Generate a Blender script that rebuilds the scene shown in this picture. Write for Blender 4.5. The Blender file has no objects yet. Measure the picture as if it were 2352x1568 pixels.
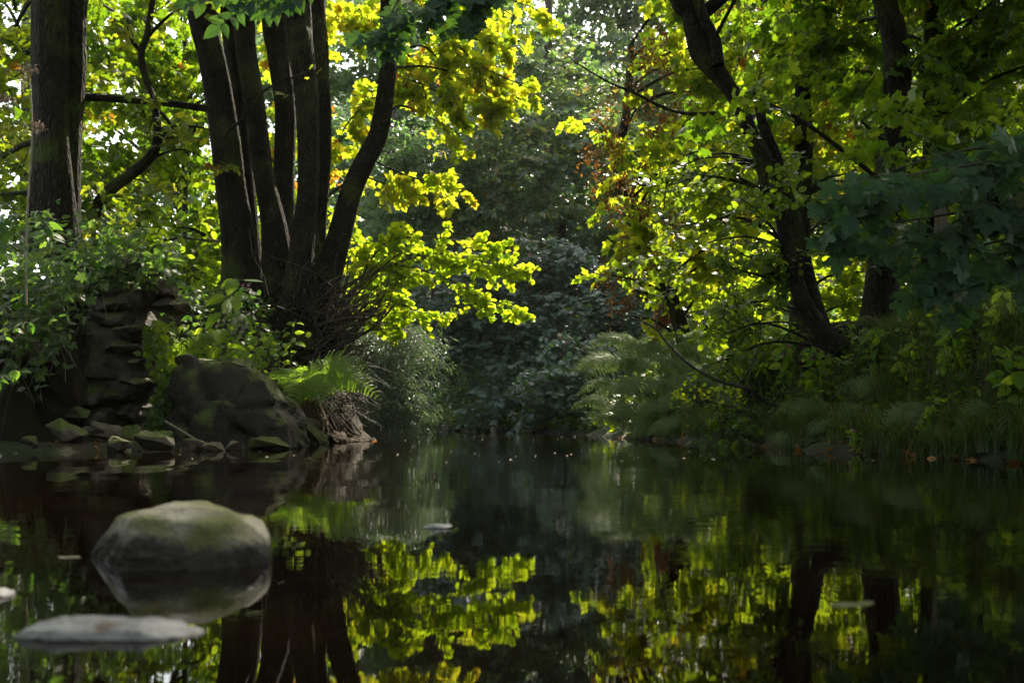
import bpy, bmesh, math, random
import numpy as np
from mathutils import Vector, Matrix, noise as mnoise

# ------------------------------------------------------------------ camera, sky, sun, exposure
SC = bpy.context.scene
COL = SC.collection
F, HY, H = 2287.0, 967.0, 0.25            # focal length / horizon row in a 2352 px wide frame, eye height
cam_d = bpy.data.cameras.new('camera')
cam = bpy.data.objects.new('camera', cam_d); COL.objects.link(cam)
cam.location = (0, 0, H); cam.rotation_euler = (math.radians(90), 0, 0)
cam_d.sensor_width = 36; cam_d.lens = 36 * F / 2352; cam_d.shift_y = (HY - 784) / 2352
cam_d.clip_start = 0.05; cam_d.clip_end = 2000
cam_d.dof.use_dof = True; cam_d.dof.focus_distance = 11.0; cam_d.dof.aperture_fstop = 4.5
SC.camera = cam

SUN_AZ, SUN_EL = math.radians(20), math.radians(47)   # azimuth clockwise from +Y
w = bpy.data.worlds.new('World'); SC.world = w; w.use_nodes = True
nt = w.node_tree; bg = nt.nodes['Background']
sky = nt.nodes.new('ShaderNodeTexSky'); sky.sky_type = 'NISHITA'; sky.sun_disc = False
sky.sun_elevation = SUN_EL; sky.sun_rotation = SUN_AZ; sky.air_density = 1.0; sky.dust_density = 2.0
sky_desat = nt.nodes.new('ShaderNodeHueSaturation'); sky_desat.inputs['Saturation'].default_value = .6   # sky colour desaturated to weaken its blue tint
warm = nt.nodes.new('ShaderNodeMixRGB'); warm.blend_type = 'MULTIPLY'; warm.inputs[0].default_value = 1; warm.inputs[2].default_value = (1.12, 1.06, .92, 1)
nt.links.new(sky.outputs[0], sky_desat.inputs['Color']); nt.links.new(sky_desat.outputs[0], warm.inputs[1]); nt.links.new(warm.outputs[0], bg.inputs[0]); bg.inputs[1].default_value = 0.15
sd = bpy.data.lights.new('sun', 'SUN'); sun = bpy.data.objects.new('sun', sd); COL.objects.link(sun)
sd.energy = 4.0; sd.angle = math.radians(0.5); sd.color = (1.0, 0.90, 0.74)
SV = Vector((math.sin(SUN_AZ) * math.cos(SUN_EL), math.cos(SUN_AZ) * math.cos(SUN_EL), math.sin(SUN_EL)))
sun.rotation_euler = SV.to_track_quat('Z', 'Y').to_euler(); sun.location = (10, 40, 50)
SC.view_settings.view_transform = 'Standard'; SC.view_settings.look = 'None'
SC.view_settings.exposure = 1.7; SC.view_settings.gamma = 1.0; SC.view_settings.use_curve_mapping = False
SC.render.engine = 'CYCLES'
cy = SC.cycles
cy.max_bounces = 8; cy.diffuse_bounces = 4; cy.glossy_bounces = 3; cy.transmission_bounces = 4
cy.use_denoising = True; cy.sample_clamp_indirect = 6.0; cy.caustics_reflective = False
cy.caustics_refractive = False; cy.volume_bounces = 0

Z = np.array([0., 0., 1.])
RIVERFACE = np.array([0., -1., 0.])

# ------------------------------------------------------------------ basic helpers
def P(px, py, Y):
    return np.array([(px - 1176) / F * Y, Y, H + (HY - py) / F * Y])

def nrm(a):
    return a / (np.linalg.norm(a, axis=-1, keepdims=True) + 1e-9)

def tag(o, label=None, cat=None, group=None, kind=None):
    if label: o['label'] = label
    if cat: o['category'] = cat
    if group: o['group'] = group
    if kind: o['kind'] = kind
    return o

def empty(name, loc, label, cat, group=None):
    o = bpy.data.objects.new(name, None); COL.objects.link(o); o.location = [float(v) for v in loc]
    o.empty_display_size = 0.1
    return tag(o, label, cat, group)

def mesh_obj(name, V, Fc, mats, parent=None, smooth=True, attrs=None, midx=None):
    """V (n,3); Fc list of (m,k) index arrays; coordinates are world ones"""
    V = np.asarray(V, dtype=np.float32)
    if parent is not None: V = V - np.array(parent.location, dtype=np.float32)
    me = bpy.data.meshes.new(name)
    me.vertices.add(len(V)); me.vertices.foreach_set('co', V.ravel())
    loops = np.concatenate([f.ravel() for f in Fc]).astype(np.int32)
    tot = np.concatenate([np.full(len(f), f.shape[1], dtype=np.int32) for f in Fc])
    st = np.concatenate([[0], np.cumsum(tot)[:-1]]).astype(np.int32)
    me.loops.add(len(loops)); me.loops.foreach_set('vertex_index', loops)
    me.polygons.add(len(tot)); me.polygons.foreach_set('loop_start', st)
    if attrs:
        for k, a in attrs.items():
            a = np.asarray(a, dtype=np.float32)
            if a.ndim == 1:
                at = me.attributes.new(k, 'FLOAT', 'POINT'); at.data.foreach_set('value', a)
            else:
                at = me.attributes.new(k, 'FLOAT_VECTOR', 'POINT'); at.data.foreach_set('vector', a.ravel())
    for m in (mats if isinstance(mats, list) else [mats]): me.materials.append(m)
    if midx is not None: me.polygons.foreach_set('material_index', np.asarray(midx, dtype=np.int32))
    me.polygons.foreach_set('use_smooth', np.full(len(tot), smooth))
    me.update(calc_edges=True); me.validate()
    o = bpy.data.objects.new(name, me); COL.objects.link(o)
    if parent is not None: o.parent = parent
    return o

# ------------------------------------------------------------------ materials
def newmat(name):
    m = bpy.data.materials.new(name); m.use_nodes = True
    n = m.node_tree; n.nodes.clear()
    out = n.nodes.new('ShaderNodeOutputMaterial')
    return m, n, out

def ramp(n, stops, src):
    r = n.nodes.new('ShaderNodeValToRGB'); e = r.color_ramp.elements
    while len(e) < len(stops): e.new(0.5)
    for i, (p, c) in enumerate(stops):
        e[i].position = p; e[i].color = (*c, 1)
    n.links.new(src, r.inputs[0]); return r.outputs[0]

def leafmat(name, refl, trans, rough=0.45, tfac=0.5, spec=0.4):
    """refl / trans: colour stops over the leaf's own random value"""
    m, n, out = newmat(name)
    at = n.nodes.new('ShaderNodeAttribute'); at.attribute_name = 'rnd'
    lc = n.nodes.new('ShaderNodeAttribute'); lc.attribute_name = 'lc'
    nz = n.nodes.new('ShaderNodeTexNoise'); nz.inputs['Scale'].default_value = 5.0
    n.links.new(lc.outputs['Vector'], nz.inputs['Vector'])
    pb = n.nodes.new('ShaderNodeBsdfPrincipled'); pb.inputs['Roughness'].default_value = rough
    pb.inputs['Specular IOR Level'].default_value = spec
    tr = n.nodes.new('ShaderNodeBsdfTranslucent')
    rr = ramp(n, refl, at.outputs['Fac']); tt = ramp(n, trans, at.outputs['Fac'])
    # blotches on the blade and a paler midrib
    mr = n.nodes.new('ShaderNodeMapRange'); mr.inputs['To Min'].default_value = 0.72; mr.inputs['To Max'].default_value = 1.25
    n.links.new(nz.outputs['Fac'], mr.inputs['Value'])
    for src, dst in ((rr, pb.inputs['Base Color']), (tt, tr.inputs['Color'])):
        mx = n.nodes.new('ShaderNodeVectorMath'); mx.operation = 'SCALE'
        n.links.new(src, mx.inputs[0]); n.links.new(mr.outputs[0], mx.inputs['Scale']); n.links.new(mx.outputs[0], dst)
    mix = n.nodes.new('ShaderNodeMixShader'); mix.inputs[0].default_value = tfac
    n.links.new(pb.outputs[0], mix.inputs[1]); n.links.new(tr.outputs[0], mix.inputs[2])
    n.links.new(mix.outputs[0], out.inputs[0])
    return m

def barkmat(name, c1, c2, moss=0.35, vs=1.0, rough=0.9):
    m, n, out = newmat(name)
    at = n.nodes.new('ShaderNodeAttribute'); at.attribute_name = 'bk'
    mp = n.nodes.new('ShaderNodeMapping'); mp.inputs['Scale'].default_value = (1, 1, 0.33)
    n.links.new(at.outputs['Vector'], mp.inputs[0])
    vo = n.nodes.new('ShaderNodeTexVoronoi'); vo.feature = 'DISTANCE_TO_EDGE'; vo.inputs['Scale'].default_value = 26 * vs
    nz = n.nodes.new('ShaderNodeTexNoise'); nz.inputs['Scale'].default_value = 14 * vs; nz.inputs['Detail'].default_value = 8
    n.links.new(mp.outputs[0], nz.inputs[0])
    wob = n.nodes.new('ShaderNodeVectorMath'); wob.operation = 'MULTIPLY_ADD'
    n.links.new(nz.outputs['Color'], wob.inputs[0]); wob.inputs[1].default_value = (.10, .10, .10); n.links.new(mp.outputs[0], wob.inputs[2])
    n.links.new(wob.outputs[0], vo.inputs['Vector'])
    mul = n.nodes.new('ShaderNodeMath'); mul.operation = 'MULTIPLY_ADD'; mul.inputs[1].default_value = 2.2
    n.links.new(vo.outputs['Distance'], mul.inputs[0]); n.links.new(nz.outputs['Fac'], mul.inputs[2])
    colr = ramp(n, [(0.35, c1), (0.85, c2)], mul.outputs[0])
    geo = n.nodes.new('ShaderNodeNewGeometry')
    mn = n.nodes.new('ShaderNodeTexNoise'); mn.inputs['Scale'].default_value = 2.2; mn.inputs['Detail'].default_value = 5
    n.links.new(geo.outputs['Position'], mn.inputs[0])
    mf = ramp(n, [(0.50 , (0, 0, 0)), (0.66, (moss * 2, moss * 2, moss * 2))], mn.outputs['Fac'])
    mx = n.nodes.new('ShaderNodeMixRGB'); n.links.new(mf, mx.inputs[0]); n.links.new(colr, mx.inputs[1])
    mx.inputs[2].default_value = (0.075, 0.095, 0.018, 1)
    pb = n.nodes.new('ShaderNodeBsdfPrincipled'); pb.inputs['Roughness'].default_value = rough
    pb.inputs['Specular IOR Level'].default_value = 0.25
    n.links.new(mx.outputs[0], pb.inputs['Base Color'])
    bp = n.nodes.new('ShaderNodeBump'); bp.inputs['Strength'].default_value = 1.0; bp.inputs['Distance'].default_value = 0.045
    n.links.new(mul.outputs[0], bp.inputs['Height']); n.links.new(bp.outputs[0], pb.inputs['Normal'])
    n.links.new(pb.outputs[0], out.inputs[0])
    return m

def rockmat(name, c1, c2, moss=0.3, scale=6.0, mosscol=(0.08, 0.10, 0.02), wet=None, rough=0.8, mossup=True):
    m, n, out = newmat(name)
    tc = n.nodes.new('ShaderNodeTexCoord')
    geo = n.nodes.new('ShaderNodeNewGeometry')
    nz = n.nodes.new('ShaderNodeTexNoise'); nz.inputs['Scale'].default_value = scale; nz.inputs['Detail'].default_value = 10
    nz.inputs['Roughness'].default_value = 0.65
    n.links.new(geo.outputs['Position'], nz.inputs[0])
    fine = n.nodes.new('ShaderNodeTexNoise'); fine.inputs['Scale'].default_value = scale * 9; fine.inputs['Detail'].default_value = 6
    n.links.new(geo.outputs['Position'], fine.inputs[0])
    colr = ramp(n, [(0.3, c1), (0.7, c2)], nz.outputs['Fac'])
    sx = n.nodes.new('ShaderNodeSeparateXYZ'); n.links.new(geo.outputs['Normal'], sx.inputs[0])
    mn = n.nodes.new('ShaderNodeTexNoise'); mn.inputs['Scale'].default_value = scale * 0.7; mn.inputs['Detail'].default_value = 7
    n.links.new(geo.outputs['Position'], mn.inputs[0])
    ad = n.nodes.new('ShaderNodeMath'); ad.operation = 'MULTIPLY_ADD'; ad.inputs[1].default_value = 0.25 if mossup else 0.05
    n.links.new(sx.outputs['Z'], ad.inputs[0]); n.links.new(mn.outputs['Fac'], ad.inputs[2])
    mf = ramp(n, [(0.72 - moss * 0.5, (0, 0, 0)), (0.86 - moss * 0.5, (1, 1, 1))], ad.outputs[0])
    mx = n.nodes.new('ShaderNodeMixRGB'); n.links.new(mf, mx.inputs[0]); n.links.new(colr, mx.inputs[1])
    mx.inputs[2].default_value = (*mosscol, 1)
    pb = n.nodes.new('ShaderNodeBsdfPrincipled'); pb.inputs['Roughness'].default_value = rough
    pb.inputs['Specular IOR Level'].default_value = 0.35
    src = mx.outputs[0]
    if wet is not None:                       # tide mark: dark algae up to this height above the water
        px = n.nodes.new('ShaderNodeSeparateXYZ'); n.links.new(geo.outputs['Position'], px.inputs[0])
        a = n.nodes.new('ShaderNodeMath'); a.operation = 'MULTIPLY_ADD'; a.inputs[1].default_value = wet * 1.6
        n.links.new(nz.outputs['Fac'], a.inputs[0]); 
        sgn = n.nodes.new('ShaderNodeMath'); sgn.operation = 'MULTIPLY'; sgn.inputs[1].default_value = -1
        n.links.new(px.outputs['Z'], sgn.inputs[0]); n.links.new(sgn.outputs[0], a.inputs[2])
        mr = n.nodes.new('ShaderNodeMapRange'); mr.inputs['From Min'].default_value = wet * 0.2; mr.inputs['From Max'].default_value = wet * 0.42
        n.links.new(a.outputs[0], mr.inputs['Value'])
        m2 = n.nodes.new('ShaderNodeMixRGB'); n.links.new(mr.outputs[0], m2.inputs[0]); n.links.new(src, m2.inputs[1])
        m2.inputs[2].default_value = (0.022, 0.019, 0.014, 1); src = m2.outputs[0]
        mr2 = n.nodes.new('ShaderNodeMapRange'); mr2.inputs['From Max'].default_value = 1; mr2.inputs['To Min'].default_value = rough; mr2.inputs['To Max'].default_value = 0.4
        n.links.new(mr.outputs[0], mr2.inputs['Value']); n.links.new(mr2.outputs[0], pb.inputs['Roughness'])
    n.links.new(src, pb.inputs['Base Color'])
    hs = n.nodes.new('ShaderNodeMath'); hs.operation = 'MULTIPLY_ADD'; hs.inputs[1].default_value = 0.25
    n.links.new(fine.outputs['Fac'], hs.inputs[0]); n.links.new(nz.outputs['Fac'], hs.inputs[2])
    bp = n.nodes.new('ShaderNodeBump'); bp.inputs['Strength'].default_value = 0.7; bp.inputs['Distance'].default_value = 0.25 / scale
    n.links.new(hs.outputs[0], bp.inputs['Height']); n.links.new(bp.outputs[0], pb.inputs['Normal'])
    n.links.new(pb.outputs[0], out.inputs[0])
    return m

def plainmat(name, c, rough=0.6):
    m, n, out = newmat(name)
    geo = n.nodes.new('ShaderNodeNewGeometry')
    nz = n.nodes.new('ShaderNodeTexNoise'); nz.inputs['Scale'].default_value = 20
    n.links.new(geo.outputs['Position'], nz.inputs[0])
    pb = n.nodes.new('ShaderNodeBsdfPrincipled'); pb.inputs['Roughness'].default_value = rough
    n.links.new(ramp(n, [(0.3, tuple(v * .6 for v in c)), (0.7, tuple(min(1, v * 1.3) for v in c))], nz.outputs['Fac']), pb.inputs['Base Color'])
    n.links.new(pb.outputs[0], out.inputs[0]); return m

G = dict
M = {}
# sycamore leaves turning yellow, thin and strongly translucent
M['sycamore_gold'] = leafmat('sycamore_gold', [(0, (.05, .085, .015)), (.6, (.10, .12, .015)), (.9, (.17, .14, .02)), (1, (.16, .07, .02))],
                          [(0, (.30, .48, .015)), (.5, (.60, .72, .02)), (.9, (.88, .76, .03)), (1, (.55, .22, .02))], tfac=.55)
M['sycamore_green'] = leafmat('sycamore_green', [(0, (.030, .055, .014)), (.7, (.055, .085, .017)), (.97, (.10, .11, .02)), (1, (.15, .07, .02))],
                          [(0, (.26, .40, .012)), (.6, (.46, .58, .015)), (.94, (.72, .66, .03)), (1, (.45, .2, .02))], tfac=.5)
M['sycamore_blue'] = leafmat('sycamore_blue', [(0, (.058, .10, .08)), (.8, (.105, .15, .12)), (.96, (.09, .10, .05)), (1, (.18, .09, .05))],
                          [(0, (.06, .16, .02)), (.8, (.12, .26, .02)), (1, (.4, .2, .03))], rough=.5, tfac=.3, spec=.4)  # reflectance raised to stand in for sky light on the far bank
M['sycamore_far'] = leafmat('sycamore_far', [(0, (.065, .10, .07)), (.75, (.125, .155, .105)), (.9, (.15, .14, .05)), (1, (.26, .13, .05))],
                          [(0, (.16, .34, .05)), (.75, (.34, .5, .07)), (1, (.55, .34, .05))], rough=.42, tfac=.4, spec=.5)  # far leaves paled, extra brightness put into the colour
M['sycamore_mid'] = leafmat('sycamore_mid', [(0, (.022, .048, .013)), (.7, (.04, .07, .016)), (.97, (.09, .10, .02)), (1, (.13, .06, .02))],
                          [(0, (.13, .27, .008)), (.6, (.28, .44, .012)), (.96, (.5, .52, .02)), (1, (.4, .18, .02))], tfac=.5)  # dimmer copy of sycamore_green, shade of unlit crowns put into the colour
M['sycamore_shade'] = leafmat('sycamore_shade', [(0, (.020, .052, .026)), (.9, (.038, .082, .040)), (1, (.09, .09, .03))], [(0, (.05, .14, .015)), (1, (.12, .26, .025))], rough=.55, tfac=.35, spec=.3)  # near leaves darkened in colour to imitate their shade
M['alder'] = leafmat('alder', [(0, (.03, .065, .015)), (1, (.06, .11, .02))], [(0, (.28, .44, .012)), (1, (.52, .68, .02))], rough=.4, tfac=.5)
M['alder_far'] = leafmat('alder_far', [(0, (.085, .13, .075)), (1, (.14, .185, .10))], [(0, (.2, .42, .08)), (1, (.36, .58, .12))], rough=.4, tfac=.42, spec=.5)  # lighter copy of alder, light missing on far trees put into its colour
M['hazel'] = leafmat('hazel', [(0, (.045, .09, .012)), (1, (.09, .14, .02))], [(0, (.34, .52, .01)), (.6, (.58, .74, .015)), (1, (.82, .82, .03))], rough=.45, tfac=.58)
M['willow'] = leafmat('willow', [(0, (.085, .12, .08)), (1, (.15, .19, .135))], [(0, (.14, .24, .06)), (1, (.2, .32, .1))], rough=.4, tfac=.3, spec=.5)
M['fern'] = leafmat('fern', [(0, (.05, .10, .015)), (1, (.09, .15, .03))], [(0, (.30, .55, .03)), (1, (.5, .7, .05))], tfac=.5)
M['bracken'] = leafmat('bracken', [(0, (.10, .15, .07)), (1, (.17, .215, .11))], [(0, (.2, .34, .06)), (1, (.34, .46, .1))], tfac=.4, rough=.75, spec=.15)
M['nettle'] = leafmat('nettle', [(0, (.026, .055, .018)), (.85, (.05, .085, .026)), (1, (.14, .12, .03))], [(0, (.12, .3, .03)), (1, (.3, .5, .05))], tfac=.4)
M['balsam'] = leafmat('balsam', [(0, (.05, .11, .02)), (1, (.09, .15, .03))], [(0, (.45, .75, .02)), (1, (.75, .9, .05))], tfac=.55)
M['grass'] = leafmat('grass', [(0, (.03, .065, .03)), (.8, (.07, .11, .045)), (1, (.22, .16, .07))], [(0, (.09, .17, .02)), (1, (.26, .26, .05))], rough=.35, tfac=.3, spec=.6)
M['dead'] = leafmat('dead_leaf', [(0, (.10, .04, .015)), (.5, (.24, .11, .03)), (.8, (.36, .20, .05)), (1, (.4, .06, .02))],
                    [(0, (.2, .07, .01)), (1, (.5, .2, .03))], rough=.6, tfac=.25)
M['seed'] = leafmat('seed_keys', [(0, (.08, .035, .012)), (1, (.16, .075, .025))], [(0, (.16, .055, .01)), (1, (.34, .14, .02))], rough=.6, tfac=.5)
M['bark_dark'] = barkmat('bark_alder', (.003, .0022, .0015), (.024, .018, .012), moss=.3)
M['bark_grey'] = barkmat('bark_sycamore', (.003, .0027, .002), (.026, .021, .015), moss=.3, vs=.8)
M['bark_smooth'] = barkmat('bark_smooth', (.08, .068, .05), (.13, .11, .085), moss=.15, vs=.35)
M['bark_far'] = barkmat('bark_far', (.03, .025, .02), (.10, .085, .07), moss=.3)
M['twig'] = plainmat('twig', (.055, .04, .025), .7)
M['deadwood'] = plainmat('deadwood', (.24, .19, .14), .6)
M['root'] = barkmat('root', (.015, .011, .008), (.13, .095, .06), moss=.5, vs=1.6)
M['stem'] = plainmat('green_stem', (.09, .12, .03), .5)
M['flower'] = plainmat('pink_flower', (.5, .12, .35), .5)
M['umbel'] = plainmat('dry_umbel', (.25, .17, .13), .8)
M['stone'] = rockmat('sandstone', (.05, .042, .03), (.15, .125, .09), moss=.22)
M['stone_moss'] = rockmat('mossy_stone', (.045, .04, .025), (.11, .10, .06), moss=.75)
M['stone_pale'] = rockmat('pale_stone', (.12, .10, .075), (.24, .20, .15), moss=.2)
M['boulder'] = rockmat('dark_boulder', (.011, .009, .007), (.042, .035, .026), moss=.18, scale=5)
M['wall'] = rockmat('wall_stone', (.032, .025, .019), (.115, .09, .068), moss=.12, scale=7)
M['mortar'] = rockmat('mortar', (.06, .05, .04), (.17, .14, .115), moss=.12, scale=10)
M['river_rock'] = rockmat('river_rock', (.11, .10, .075), (.40, .38, .30), moss=.5, scale=13, mosscol=(.12, .125, .04), wet=.09, mossup=False)
M['river_stone'] = rockmat('river_stone', (.10, .098, .10), (.36, .355, .36), moss=.1, scale=26, mosscol=(.13, .09, .06), rough=.6, wet=.004, mossup=False)

# ------------------------------------------------------------------ leaf templates  (x across, y to the tip, z normal)
def fan(half, c=(0, .32), droop=.22, fold=.10):
    pts = half + [(-x, y) for x, y in reversed(half) if abs(x) > 1e-6]
    v = [(c[0], c[1])] + pts
    v = np.array(v, dtype=float)
    z = -droop * ((v[:, 0]) ** 2 + (v[:, 1] - c[1]) ** 2) * 1.2 + fold * np.abs(v[:, 0])
    V = np.c_[v, z]; n = len(pts)
    T = np.array([(0, 1 + (i + 1) % n, 1 + i) for i in range(n)])
    return V, T
TM = {}
TM['maple_near'] = fan([(0, 0), (.10, -.07), (.24, -.06), (.30, .0), (.40, .03), (.34, .10), (.33, .17), (.26, .22), (.36, .27), (.42, .36), (.56, .44),
                    (.52, .50), (.50, .60), (.41, .58), (.33, .62), (.24, .55), (.22, .64), (.27, .73), (.18, .78), (.16, .88), (.07, .90), (0, 1.04)], (0, .25))
TM['maple'] = fan([(0, 0), (.2, -.07), (.40, .05), (.30, .2), (.42, .34), (.56, .50), (.38, .60), (.22, .56), (.24, .76), (.10, .88), (0, 1.03)], (0, .27))
TM['maple_far'] = fan([(0, 0), (.36, .02), (.30, .22), (.54, .50), (.22, .58), (0, 1.0)], (0, .27))
TM['round'] = fan([(0, 0), (.25, .06), (.42, .30), (.43, .58), (.28, .84), (.08, .95), (0, .93)], (0, .45), .15, .12)
TM['round_far'] = fan([(0, 0), (.36, .22), (.36, .68), (0, .95)], (0, .45), .15, .12)
TM['ovate'] = fan([(0, 0), (.16, .08), (.27, .28), (.25, .52), (.14, .78), (0, 1.0)], (0, .4), .2, .16)
TM['key'] = fan([(0, 0), (.16, .3), (.2, .75), (0, 1)], (0, .4), .35, .1)
TM['narrow'] = fan([(0, 0), (.075, .3), (.065, .65), (0, 1)], (0, .4), .35, .1)
TM['far'] = (np.array([(0, 0, 0), (.38, .35, .02), (.26, .75, -.04), (0, 1, -.12), (-.26, .75, -.04), (-.38, .35, .02)], float),
             np.array([(0, 1, 5), (1, 2, 4), (1, 4, 5), (2, 3, 4)]))
def pinna():
    v = [(0, 0, 0)]; k = 9
    for i in range(k):
        y0 = (i + .1) / k; y1 = (i + .62) / k; r = .17 * (1 - i / k) ** .8 + .012
        v += [(.012, y0, 0), (r, y1 + .05, -.03), (-.012, y0, 0), (-r, y1 + .05, -.03)]
    v += [(0, 1.02, -.06)]
    f = []
    for i in range(k):
        a = 1 + 4 * i; nx = 1 + 4 * (i + 1) if i < k - 1 else None
        b0, t0, b1, t1 = a, a + 1, a + 2, a + 3
        if nx: f += [(b0, t0, nx), (b1, nx + 2, t1), (b0, nx, b1), (nx, nx + 2, b1)]
        else:
            e = len(v) - 1; f += [(b0, t0, e), (b1, e, t1), (b0, e, b1)]
    V = np.array(v, float); V[:, 2] -= .18 * V[:, 1] ** 2
    return V, np.array(f)
TM['pinna'] = pinna()
def blade(seg=5, w=.014, bend=.62):
    v = []; f = []
    for i in range(seg + 1):
        t = i / seg; y = t * (1 - .35 * bend * t); z = -bend * t * t * .9; ww = w * (1 - t ** 1.6) + .001
        v += [(-ww, y, z), (ww, y, z)]
    for i in range(seg):
        a = 2 * i; f += [(a, a + 1, a + 3), (a, a + 3, a + 2)]
    return np.array(v, float), np.array(f)
TM['blade'] = blade()
TM['blade_stiff'] = blade(3, .012, .2)

class Leaves:
    def __init__(s, tmpl): s.t = tmpl; s.a = []
    def add(s, pos, yd, nr, size, rnd):
        pos = np.atleast_2d(pos); n = len(pos)
        s.a.append((pos, np.broadcast_to(yd, (n, 3)), np.broadcast_to(nr, (n, 3)), np.broadcast_to(size, (n,)), np.broadcast_to(rnd, (n,))))
    def count(s): return sum(len(x[0]) for x in s.a)
    def build(s, name, mat, parent=None, curl=True, seed=1):
        if not s.a: return None
        pos, yd, nr, sz, rnd = [np.concatenate([x[i] for x in s.a]) for i in range(5)]
        rg = np.random.default_rng(seed)
        N = nrm(nr); Yd = nrm(yd - (yd * N).sum(1, keepdims=True) * N); X = np.cross(Yd, N)
        V, T = TM[s.t]; n, k = len(pos), len(V)
        cz = rg.uniform(.3, 2.4, n) if curl else np.ones(n)
        wx = rg.uniform(.82, 1.15, n)
        co = (pos[:, None] + sz[:, None, None] * ((V[None, :, 0:1] * wx[:, None, None]) * X[:, None] + V[None, :, 1:2] * Yd[:, None]
              + V[None, :, 2:3] * cz[:, None, None] * N[:, None]))
        fa = (T[None] + (np.arange(n) * k)[:, None, None]).reshape(-1, 3)
        lc = np.tile(V, (n, 1)).reshape(n, k, 3) + rg.uniform(0, 50, (n, 1, 3))
        return mesh_obj(name, co.reshape(-1, 3), [fa], mat, parent, False,
                        {'rnd': np.repeat(np.clip(rnd, 0, .999), k), 'lc': lc.reshape(-1, 3)})

class Tubes:
    def __init__(s): s.V = []; s.Q = []; s.B = []; s.n = 0
    def add(s, pts, rad, sides=4, lump=0., seed=0, cap=True):
        """pts (n,k,3) or (k,3); rad (k,) or (n,k)"""
        pts = np.asarray(pts, float)
        if pts.ndim == 2: pts = pts[None]
        n, k, _ = pts.shape
        rad = np.broadcast_to(np.asarray(rad, float), (n, k))
        T = nrm(np.gradient(pts, axis=1))
        mean = nrm(pts[:, -1] - pts[:, 0])
        ref = np.where(np.abs(mean[:, 2:3]) < .75, Z[None], np.array([[0., 1., 0.]]))[:, None]
        A = nrm(np.cross(T, ref)); B = np.cross(T, A)
        an = np.linspace(0, 2 * np.pi, sides, endpoint=False)
        seglen = np.concatenate([np.zeros((n, 1)), np.cumsum(np.linalg.norm(np.diff(pts, axis=1), axis=2), axis=1)], axis=1)
        R = np.repeat(rad[:, :, None], sides, 2)
        if lump:
            rg = np.random.default_rng(seed)
            for fr, am in ((2, .5), (3, .35), (5, .22), (9, .2), (14, .13)):
                ph = rg.uniform(0, 6.28); fq = rg.uniform(.5, 2.2)
                R = R * (1 + lump * am * np.sin(fr * an[None, None] + ph + fq * seglen[:, :, None] * (1 + .3 * np.sin(seglen[:, :, None] * 1.7)) * 1.3))
        co = pts[:, :, None] + R[..., None] * (np.cos(an)[None, None, :, None] * A[:, :, None] + np.sin(an)[None, None, :, None] * B[:, :, None])
        bk = np.stack([np.cos(an)[None, None] * R, np.sin(an)[None, None] * R, np.repeat(seglen[:, :, None], sides, 2)], -1)
        bk = bk + np.arange(n)[:, None, None, None] * 3.1 + seed * 1.7
        idx = np.arange(n * k * sides).reshape(n, k, sides) + s.n
        q = np.stack([idx[:, :-1], np.roll(idx, -1, 2)[:, :-1], np.roll(idx, -1, 2)[:, 1:], idx[:, 1:]], -1).reshape(-1, 4)
        s.V.append(co.reshape(-1, 3)); s.B.append(bk.reshape(-1, 3)); s.Q.append(q); s.n += n * k * sides
    def build(s, name, mat, parent=None):
        if not s.V: return None
        return mesh_obj(name, np.concatenate(s.V), [np.concatenate(s.Q)], mat, parent, True, {'bk': np.concatenate(s.B)})

def curve(pts, n):
    """Catmull-Rom through pts (k,d), n samples"""
    pts = np.asarray(pts, float); k = len(pts)
    p = np.concatenate([[2 * pts[0] - pts[1]], pts, [2 * pts[-1] - pts[-2]]])
    t = np.linspace(0, k - 1 - 1e-6, n); i = t.astype(int); u = (t - i)[:, None]
    a, b, c, d = p[i], p[i + 1], p[i + 2], p[i + 3]
    return .5 * (2 * b + (c - a) * u + (2 * a - 5 * b + 4 * c - d) * u ** 2 + (3 * b - a - 3 * c + d) * u ** 3)

def stem_path(px, Y, ground_z=None, top_ext=None, n=60):
    """px: list of (px,py,width_px) from the bottom up -> centreline, radii; Y a number or list"""
    Ys = Y if isinstance(Y, (list, tuple)) else [Y] * len(px)
    pts = [list(P(a, b, y)) + [w_ / F * y / 2] for (a, b, w_), y in zip(px, Ys)]
    if top_ext:
        dx, dy, dz, r = top_ext
        l = pts[-1]; pts.append([l[0] + dx * .5, l[1] + dy * .5, l[2] + dz * .5, (l[3] + r) / 2]); pts.append([l[0] + dx, l[1] + dy, l[2] + dz, r])
    c = curve(pts, n)
    return c[:, :3], np.maximum(c[:, 3], .004)

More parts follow.
